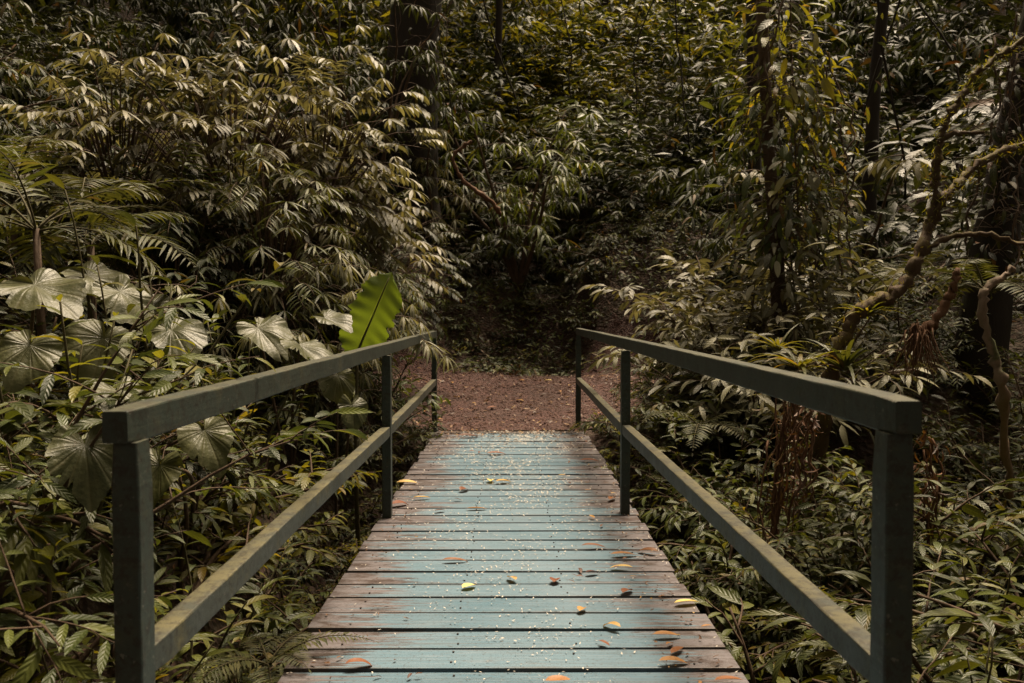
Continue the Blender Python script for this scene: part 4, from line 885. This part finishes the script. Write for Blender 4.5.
# ------------------------------------------------------------------ thickets: many plants of a kind, each an object
PR = {
    'shrub': [shrub(201, 1.3, .9, 8, 7, .13, .05, 9, 'leaf_dark'), shrub(202, 1.1, 1.0, 8, 7, .11, .045, 10, 'leaf_dark'), shrub(203, 1.5, .8, 8, 7, .15, .055, 9, 'leaf'), shrub(204, 1.2, .95, 8, 7, .12, .035, 10, 'leaf', 'lance')],
    'lowplant': [shrub(211, .50, 1.1, 8, 4, .10, .042, 7, 'leaf', tilt0=.3), shrub(212, .42, 1.1, 8, 4, .085, .034, 8, 'leaf_dark', tilt0=.3), shrub(213, .55, 1.0, 7, 4, .12, .036, 7, 'leaf', 'lance', tilt0=.3), sapling(214, .5, 6, .12, .042, 'leaf', 8, spread=.6), shrub(215, .45, 1.1, 8, 4, .07, .032, 9, 'leaf_yellow', tilt0=.3)],
    'fern': [fern(221, 9, .6, .11), fern(222, 8, .75, .14), fern(223, 10, .5, .10)],
    'far': [[x] for x in (shrub(231, 1.8, .9, 8, 7, .19, .075, 8, 'leaf_silver', nseg=2)[1], shrub(232, 1.6, 1.0, 8, 7, .17, .065, 9, 'leaf', nseg=2)[1], shrub(233, 1.9, .8, 8, 7, .19, .06, 8, 'leaf_dark', nseg=2)[1], shrub(234, 1.7, .9, 7, 6, .32, .15, 5, 'leaf', nseg=3)[1], shrub(235, 1.8, .8, 9, 9, .11, .05, 11, 'leaf', nseg=2)[1], whorl_shrub(236, h=1.8, nmain=8, nsub=12, ll=.22, lw=.04, k=7, mat='leaf_dark', prof='lance')[1])],
    'fardark': [[x] for x in (shrub(261, 1.9, .9, 8, 8, .20, .08, 8, 'leaf_shade', nseg=2)[1], shrub(262, 1.7, .9, 8, 9, .13, .05, 10, 'leaf_shade', nseg=2)[1], whorl_shrub(263, h=1.9, nmain=8, nsub=12, ll=.24, lw=.05, k=6, mat='leaf_shade')[1], shrub(264, 1.8, .9, 7, 7, .34, .15, 5, 'leaf_dark', nseg=3)[1], shrub(265, 1.8, .9, 8, 8, .18, .07, 8, 'leaf_dark', nseg=2)[1])],  # shaded copies: dark leaf colours stand in for shade
    'farlit': [[x] for x in (shrub(241, 1.9, .9, 8, 7, .19, .07, 8, 'leaf_yellow', nseg=2)[1], shrub(242, 1.7, 1.0, 8, 7, .17, .06, 9, 'leaf', nseg=2)[1], shrub(243, 2.0, .8, 8, 8, .26, .11, 6, 'leaf_yellow', nseg=2)[1], shrub(244, 2.0, .8, 9, 9, .10, .05, 12, 'leaf_yellow', nseg=2)[1])],  # lit copies: sun on the hillside put into yellower leaves
    'whorl': [whorl_shrub(251, h=1.5, nmain=7, nsub=11, ll=.20, lw=.04, k=7, mat='leaf_dark'), whorl_shrub(252, h=2.0, nmain=8, nsub=14, ll=.2, lw=.055, mat='leaf_dark'), shrub(253, 1.6, .9, 9, 8, .16, .06, 9, 'leaf_dark')],  # dark leaf colour stands in for shade behind the silvery shrubs
}
RZ = random.Random(77)
def zone(kind, n, xr, yr, sr, name, label, cat, group, mind=.4, clear=.95, dz=0.0, cond=None, reach=.45):
    pts = []; tries = 0
    while len(pts) < n and tries < n * 60:
        tries += 1; x, y = RZ.uniform(*xr), RZ.uniform(*yr); s = RZ.uniform(*sr)
        if y < 9.0 and abs(x) < clear + reach * s: continue
        if 8.4 < y < 12.2 and -1.75 - (reach + .35) * s < x < 2.1 + (reach + .35) * s: continue
        if 5.6 < y < 10.2 and .8 < x < 3.0 and kind in ('far', 'fardark', 'shrub'): continue
        if y < 6.0 and 1.4 < x and kind == 'shrub': continue
        if 12.2 <= y < 14.2 and kind in ('far', 'fardark') and abs(x) < 2.4: continue
        if abs(x) < .8 and y < 1.6: continue
        if math.hypot(x, y) < 1.6: continue
        if cond and not cond(x, y): continue
        if any((x - a) ** 2 + (y - b) ** 2 < (mind * (s + t) / 2) ** 2 for a, b, t in pts): continue
        pts.append((x, y, s))
    for (x, y, s) in pts:
        place(name, RZ.choice(PR[kind]), (x, y, Hf(x, y) - .03 + dz), label, cat, RZ.uniform(0, 6.28), s, group, (RZ.uniform(-.12, .12), RZ.uniform(-.12, .12)))
vis2 = lambda x, y: abs(x) < .66 * y + 3.5
vis = lambda x, y: abs(x) < .66 * y + .9
# near banks
zone('lowplant', 90, (-4.6, -.95), (1.3, 8.6), (.8, 1.5), 'low_plant', 'low glossy plant in the undergrowth on the bank left of the bridge', 'plant', 'low plants on the left bank', .42, .80, 0, vis, .12)
zone('lowplant', 80, (.95, 4.2), (1.5, 8.6), (.7, 1.4), 'low_plant', 'low glossy plant in the undergrowth on the bank right of the bridge', 'plant', 'low plants on the right bank', .42, .80, 0, vis, .12)
zone('fern', 16, (-4.6, -1.3), (2, 8.6), (.7, 1.2), 'bank_fern', 'fern among the low plants on the bank left of the bridge', 'fern', 'ferns of the left bank', .7, .95, 0, vis, .4)
zone('fern', 18, (1.3, 4.6), (2, 8.6), (.7, 1.2), 'bank_fern', 'fern among the low plants on the bank right of the bridge', 'fern', 'ferns of the right bank', .7, .95, 0, vis, .4)
zone('shrub', 40, (-8.5, -1.7), (2.6, 9.5), (.6, 1.15), 'understorey_shrub', 'dark shrub in the thicket left of the bridge', 'shrub', 'shrubs of the left bank', .8, 1.1, 0, vis2, .6)
zone('shrub', 40, (1.9, 8.5), (2.6, 9.5), (.6, 1.1), 'understorey_shrub', 'dark shrub in the thicket right of the bridge', 'shrub', 'shrubs of the right bank', .8, 1.1, 0, vis2, .6)
zone('whorl', 12, (-7.5, -2.8), (7.5, 12), (.9, 1.4), 'understorey_shrub', 'fan-leaved shrub behind the silvery shrubs on the left slope', 'shrub', 'fan-leaved shrubs of the left slope', 1.0, 1.2, 0, vis, .9)
zone('lowplant', 60, (-1.55, -.86), (1.9, 8.3), (.65, 1.1), 'edge_plant', 'low leafy plant crowding the left edge of the deck', 'plant', 'plants along the left edge of the deck', .28, .76, 0, None, .10)
zone('lowplant', 50, (.88, 1.6), (1.9, 8.3), (.6, 1.0), 'edge_plant', 'low leafy plant crowding the right edge of the deck', 'plant', 'plants along the right edge of the deck', .28, .76, 0, None, .10)
zone('lowplant', 60, (-3.0, -.92), (1.5, 5.2), (1.3, 2.2), 'leafy_plant', 'tall leafy plant filling the bank below the left handrail', 'plant', 'leafy plants below the left rail', .30, .80, 0, vis, .10)
zone('lowplant', 40, (.95, 3.0), (1.7, 5.2), (1.2, 2.0), 'leafy_plant', 'tall leafy plant filling the bank below the right handrail', 'plant', 'leafy plants below the right rail', .32, .80, 0, vis, .10)
# back, beside and above the path
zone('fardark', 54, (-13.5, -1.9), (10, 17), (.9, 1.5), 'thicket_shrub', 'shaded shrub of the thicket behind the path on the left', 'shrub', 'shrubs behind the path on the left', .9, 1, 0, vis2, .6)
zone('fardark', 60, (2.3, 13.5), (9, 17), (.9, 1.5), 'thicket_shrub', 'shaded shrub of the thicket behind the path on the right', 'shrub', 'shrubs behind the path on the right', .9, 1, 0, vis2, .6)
zone('far', 24, (-.6, 4.8), (15.7, 18), (1.1, 1.6), 'thicket_shrub', 'grey-leaved shrub overhanging the earth bank behind the path', 'shrub', 'shrubs on top of the earth bank', .8, 1, .1, vis, .6)
zone('lowplant', 46, (-3.6, 4.6), (12.2, 13.9), (.7, 1.3), 'bank_plant', 'small plant rooted in the earth bank behind the path', 'plant', 'plants on the earth bank', .4, 1, -.05, None, .3)
zone('fern', 20, (-3.6, 4.6), (13.2, 14.6), (.8, 1.3), 'hanging_fern', 'fern hanging from the dark top of the earth bank', 'fern', 'ferns along the earth bank', .6, 1, 0, None, .4)
zone('farlit', 74, (-3.8, 4.8), (17.5, 30), (1.1, 2.0), 'hillside_shrub', 'far hillside shrub with sunlight put into its yellow-green leaves', 'shrub', 'shrubs on the far hillside', .8, 1, 0, lambda x, y: abs(x) < .66 * y + 1, .6)
zone('fardark', 190, (-20, 20), (16.2, 34), (1.4, 2.4), 'hillside_bush', 'far hillside bush with shade put into its dark leaf colour', 'bush', 'bushes on the far hillside', .9, 1, 0, lambda x, y: abs(x) < .66 * y + 1, .6)

zone('fardark', 10, (-4.2, -.4), (15.2, 18), (1.0, 1.5), 'thicket_shrub', 'shade-coloured shrub round the foot of the black trunk', 'shrub', 'shrubs round the black trunk', .8, 1, .1, vis, .6)
zone('fardark', 26, (-9, 9), (-8, -2.6), (1.5, 2.4), 'thicket_shrub', 'unseen shrub added behind the near end of the bridge to block light', 'shrub', 'shrubs behind the near end of the bridge', .8, 1.2, 0, None, .4)  # unseen shrubs added to block low light from behind the camera
zone('fardark', 10, (-8, -4.0), (-2.5, 4), (1.3, 1.9), 'thicket_shrub', 'unseen shrub added left of the near end of the bridge to block light', 'shrub', 'shrubs left of the near end', .8, 1.2, 0, lambda x, y: abs(x) > .66 * y + 3.4, .4)  # unseen shrubs added to block low light on the left
zone('fardark', 10, (4.0, 8), (-2.5, 4), (1.3, 1.9), 'thicket_shrub', 'unseen shrub added right of the near end of the bridge to block light', 'shrub', 'shrubs right of the near end', .8, 1.2, 0, lambda x, y: abs(x) > .66 * y + 3.4, .4)  # unseen shrubs added to block low light on the right
# thin vines hanging between the trees
for i, (px, d, y1) in enumerate([(455, 13, 150), (520, 15, 120), (575, 16, 110), (640, 15, 130), (690, 13, 150), (850, 9.5, 170), (905, 9, 200), (960, 8.5, 120), (340, 10.5, 120), (700, 18, 100), (620, 19, 90), (240, 10, 60)]):
    rg = np.random.default_rng(300 + i); q = at(px, y1, d); t = thing('hanging_vine', 'thin leafy vine hanging between the trunks at the back', 'vine', q, 0, 'vines hanging in the background')
    tb = Tubes(); c = curve((0, 0, 0), (rg.normal() * .1, rg.normal() * .1, 1), 6.0, 18, -.2, .5, rg); tb.add(c, .009 + .006 * rg.random(), 5); link('stem', tb.mesh('stem', M['bark']), t)
    lv = Leaves()
    for m in range(70):
        k = rg.integers(0, len(c)); lv.add(c[k] + rg.normal(size=3) * .05, np.array([rg.normal(), rg.normal(), -.8]), rg.normal(size=3) + np.array([0, -.5, 1]), rg.uniform(.07, .15), .05, .6, rg.random())
    link('foliage', lv.mesh('foliage', M['leaf'], 'oval', 3), t)

# ------------------------------------------------------------------ uncountable ground cover and litter
def scatter(n, xr, yr, cond, rng):
    x = rng.uniform(*xr, n); y = rng.uniform(*yr, n); k = cond(x, y); return x[k], y[k], H(x[k], y[k])
rg = np.random.default_rng(500); lv = Leaves()
x, y, z = scatter(26000, (-7, 7), (.4, 15.5), lambda x, y: ~((np.abs(x) < .82) & (y < 8.6)) & ~((y > 8.3) & (y < 12.15) & (x > -1.9) & (x < 2.3)) & (np.abs(x) < .66 * y + 1), rg)
for a, b, c in zip(x, y, z):
    hh = rg.uniform(.01, .16) ; lv.add((a, b, c + hh), np.array([rg.normal(), rg.normal() - .3, .15]), np.array([rg.normal() * .35, rg.normal() * .35 - .25, 1]), rg.uniform(.05, .12), rg.uniform(.025, .05), .7, rg.random())
tag(link('ground_cover', lv.mesh('ground_cover', M['leaf_dark'], 'oval', 2)), 'small leaves of creeping plants covering the forest floor', None, None, 'stuff')
lv = Leaves()
x, y, z = scatter(5200, (-4.2, 5.2), (12.0, 14.6), lambda x, y: (np.sin(x * 3.1 + 1) + np.sin(y * 4.3 + x * 1.7) + .9 * np.sin(x * 7.3) > -.9), rg)
for a, b, c in zip(x, y, z):
    lv.add((a, b - rg.uniform(0, .12), c + rg.uniform(.03, .16)), np.array([rg.normal(), -.6, rg.normal() * .5 - .25]), np.array([rg.normal() * .4, -.55 + rg.normal() * .3, 1]), rg.uniform(.07, .16), rg.uniform(.04, .075), .6, rg.random() ** .6)
tag(link('bank_creepers', lv.mesh('bank_creepers', M['leaf'], 'oval', 2)), 'creeping small-leaved plants covering the earth bank', None, None, 'stuff')
lv = Leaves()
x, y, z = scatter(13000, (-4, 5), (8.6, 14.2), lambda x, y: (rg.random(len(x)) < np.where(y < 12.1, .40 + .4 * sm(np.abs(x - .1), .7, 1.5), .95)), rg)
for a, b, c in zip(x, y, z):
    st = b > 12.15; lv.add((a, b, c + .022 + rg.uniform(0, .02) + (.03 if st else 0)), np.array([rg.normal(), rg.normal(), .05]), np.array([rg.normal() * .3, rg.normal() * .3 - (.35 if st else 0), 1]), rg.uniform(.03, .10), rg.uniform(.015, .04), rg.uniform(-.8, .8), rg.random() ** 1.6 * (.97 if not st else .7))
for _ in range(1500):
    a = rg.choice([-1, 1]) * rg.uniform(.75, 2.4); b = rg.uniform(.8, 8.7)
    lv.add((a, b, Hf(a, b) + .03), np.array([rg.normal(), rg.normal(), 0]), np.array([rg.normal() * .3, rg.normal() * .3, 1]), rg.uniform(.04, .1), rg.uniform(.02, .04), .3, rg.random() * .8)
for _ in range(420):
    b = 8.56 - abs(rg.normal()) * .35; a = rg.uniform(-.72, .74)
    lv.add((a, b, .012), np.array([rg.normal(), rg.normal(), 0]), np.array([rg.normal() * .3, rg.normal() * .3, 1]), rg.uniform(.015, .06), rg.uniform(.01, .028), rg.uniform(-.8, .8), rg.random() ** 1.3)
for _ in range(500):
    b = rg.uniform(2.2, 8.5); a = rg.choice([-1, 1, 1]) * (.73 - abs(rg.normal()) * .13) + .01
    lv.add((a, b, .010), np.array([rg.normal(), rg.normal(), 0]), np.array([rg.normal() * .3, rg.normal() * .3, 1]), rg.uniform(.008, .035), rg.uniform(.005, .016), rg.uniform(-.8, .8), rg.random() ** 1.8)
tag(link('leaf_litter', lv.mesh('leaf_litter', M['litter'], 'oval', 3)), 'brown leaf litter strewn over the path, the bank and the ends of the deck', None, None, 'stuff')
# gravel stones on the path
V = []; F = []; base = np.array([(1, 0, 0), (-1, 0, 0), (0, 1, 0), (0, -1, 0), (0, 0, 1), (0, 0, -1)], float); fs = np.array([(0, 2, 4), (2, 1, 4), (1, 3, 4), (3, 0, 4), (2, 0, 5), (1, 2, 5), (3, 1, 5), (0, 3, 5)])
x, y, z = scatter(7000, (-2.4, 3), (8.6, 12.3), lambda x, y: x == x, rg)
for i, (a, b, c) in enumerate(zip(x, y, z)):
    r = rg.uniform(.005, .017); V.append(base * r * rg.uniform(.6, 1.3, (6, 3)) + np.array([a, b, c + .016])); F.append(fs + 6 * i)
tag(link('gravel', mesh_from('gravel', np.concatenate(V), np.concatenate(F), M['stone'], smooth=False)), 'loose pebbles and grit on the reddish path', None, None, 'stuff')
# tiny pale petals scattered on the planks
lv = Leaves()
for _ in range(7000):
    b = 2.2 + 6.3 * rg.random() ** .55; a = np.clip(rg.normal() * .33 + .05, -.72, .74)
    if math.sin(a * 6 + b * 2.3) + math.sin(b * 5.1 - a * 9) + .8 * math.sin(a * 17 + b * 13) < rg.uniform(-2.2, 1.2): continue
    l = rg.uniform(.004, .010) + .0022 * b; lv.add((a, b, .006), np.array([rg.normal(), rg.normal(), 0]), np.array([rg.normal() * .1, rg.normal() * .1, 1]), l, l * rg.uniform(.25, .75), rg.uniform(-1, 1), .5)
tag(link('fallen_petals', lv.mesh('fallen_petals', M['petal'], 'oval', 2, .1)), 'tiny pale petals and seed scales speckling the bridge deck', None, None, 'stuff')

# fallen leaves on the deck
def fallen(px, py, l, wd, tint, curl, label, group=None, rz=None, seed=0):
    l *= 1.45; wd *= 1.6
    rg = np.random.default_rng(int(px * 7 + py)); q = on_plane(px, py, .008); lv = Leaves(); a = rg.uniform(0, 6.28) if rz is None else rz
    lv.add((-l / 2, 0, .004 + .10 * l * abs(curl)), (1, 0, .25 * curl), (0, .15 * rg.normal(), 1), l, wd, curl, tint)
    o = link('fallen_leaf', lv.mesh('fallen_leaf', M['gold'], 'oval', 6, .3), None, q); o.rotation_euler = (0, 0, a); return tag(o, label, 'leaf', group)
G_L = 'fallen leaves lying on the deck'
for px, py, l, wd, t, cu, rz, lab in [
    (361, 666, .075, .032, .38, 1.2, .4, 'curled amber leaf on the left of the nearest planks'), (674, 663, .075, .034, .48, .7, .15, 'orange-red leaf near the right ends of the nearest planks'),
    (667, 636, .075, .030, .68, .5, .1, 'dull yellow leaf above the orange-red one'), (611, 627, .065, .030, .85, 1.0, 2.3, 'folded yellow leaf standing up near the deck middle right'),
    (687, 603, .080, .04, .9, .3, .3, 'pale yellow leaf on the plank ends at the right'), (677, 651, .06, .03, .25, .2, .9, 'rust-brown leaf flat beside the orange-red leaf'),
    (582, 610, .05, .035, .8, .6, 1.2, 'small yellow leaf beside a nail row'), (512, 579, .055, .035, .85, .5, 2.0, 'yellow leaf at the centre of the deck'), (469, 587, .055, .045, 1.0, .3, .8, 'cream leaf left of the central yellow leaf'),
    (491, 481, .075, .055, .9, .5, 1.5, 'left leaf of the bright yellow pair in the far half'), (504, 482, .085, .05, .75, .5, .3, 'right leaf of the bright yellow pair in the far half'), (401, 505, .09, .05, .25, .8, .6, 'curled brown leaf at the left edge by the second post'),
    (407, 483, .10, .055, .85, .3, .2, 'yellow leaf at the left edge beyond the second post'), (422, 498, .08, .03, .65, .3, .3, 'narrow ochre leaf right of the curled brown one'), (477, 509, .09, .03, .3, .2, .1, 'long brown leaf lying along a plank'),
    (464, 490, .06, .05, .2, .6, .9, 'dark brown leaf left of the yellow pair'), (455, 561, .085, .028, .22, .4, .1, 'slim brown leaf left of the deck centre'), (594, 547, .09, .035, .22, .5, .1, 'brown leaf right of the deck centre'),
    (623, 555, .09, .04, .45, .3, .2, 'olive-brown leaf near the right plank ends'), (647, 552, .08, .04, .1, .7, 2.6, 'crumpled dark leaf at the right plank ends'), (621, 568, .075, .035, .9, .4, 2.9, 'pale yellow leaf below the olive-brown one'),
    (592, 573, .05, .03, .02, .5, .5, 'small dark scrap of leaf'), (555, 581, .06, .045, .2, .6, 1.4, 'brown leaf right of the central yellow leaf'), (627, 592, .06, .04, .22, .6, 1.0, 'brown leaf between the pale yellow leaf and the right edge'),
    (590, 461, .11, .05, .5, .4, .2, 'orange leaf by the far right plank ends'), (612, 499, .09, .04, .3, .5, 1.2, 'brown leaf by the second right post'), (558, 681, .06, .035, .6, .2, .2, 'ochre leaf cut by the bottom of the picture'),
    (729, 681, .07, .04, .5, .3, .2, 'orange leaf at the bottom right plank end'), (469, 437, .16, .07, .02, .6, .4, 'dark curled leaf at the far end of the deck'), (497, 454, .12, .05, .35, .4, .3, 'brown leaf near the far end of the deck'), (440, 511, .05, .03, .02, .3, .5, 'blackish leaf scrap on the left half')]:
    fallen(px, py, l, wd, t, cu, lab, G_L, rz)
rl = random.Random(9)
for i in range(46):
    sd = rl.choice([-1, 1, 1]); X = sd * rl.uniform(.25, .73) + .01; Y = rl.uniform(2.4, 8.5)
    lv = Leaves(); l = rl.uniform(.025, .06); lv.add((-l / 2, 0, .006), (1, 0, .15), (0, .1, 1), l, l * rl.uniform(.4, .6), rl.uniform(.1, .8), rl.random() ** 1.5)
    o = link('leaf_scrap', lv.mesh('leaf_scrap', M['gold'], 'oval', 4, .25), None, (X, Y, .008)); o.rotation_euler = (0, 0, rl.uniform(0, 6.28))
    tag(o, 'small scrap of brown or ochre leaf scattered on the planks', 'leaf', 'leaf scraps scattered on the deck')
# yellow leaves on the path
for i, (px, py) in enumerate([(438, 420), (447, 402), (492, 408), (560, 392), (521, 381), (452, 383), (548, 381), (570, 386), (600, 414), (520, 401), (425, 412)]):
    q = at(px, py, 8.5); o_ = CW.translation; v = (q - o_); t = 1.0
    for _ in range(200):
        P_ = o_ + v * t
        if P_.z <= Hf(P_.x, P_.y) + .03: break
        t += .004
    lv = Leaves(); l = .12; lv.add((-l / 2, 0, .012), (1, 0, .15), (0, .1, 1), l, .06, .4, rl.uniform(.5, 1))
    o = link('fallen_leaf', lv.mesh('fallen_leaf', M['gold'], 'oval', 4, .25), None, P_); o.rotation_euler = (0, 0, rl.uniform(0, 6.28))
    tag(o, 'yellow leaf lying on the reddish gravel path', 'leaf', 'yellow leaves on the path')
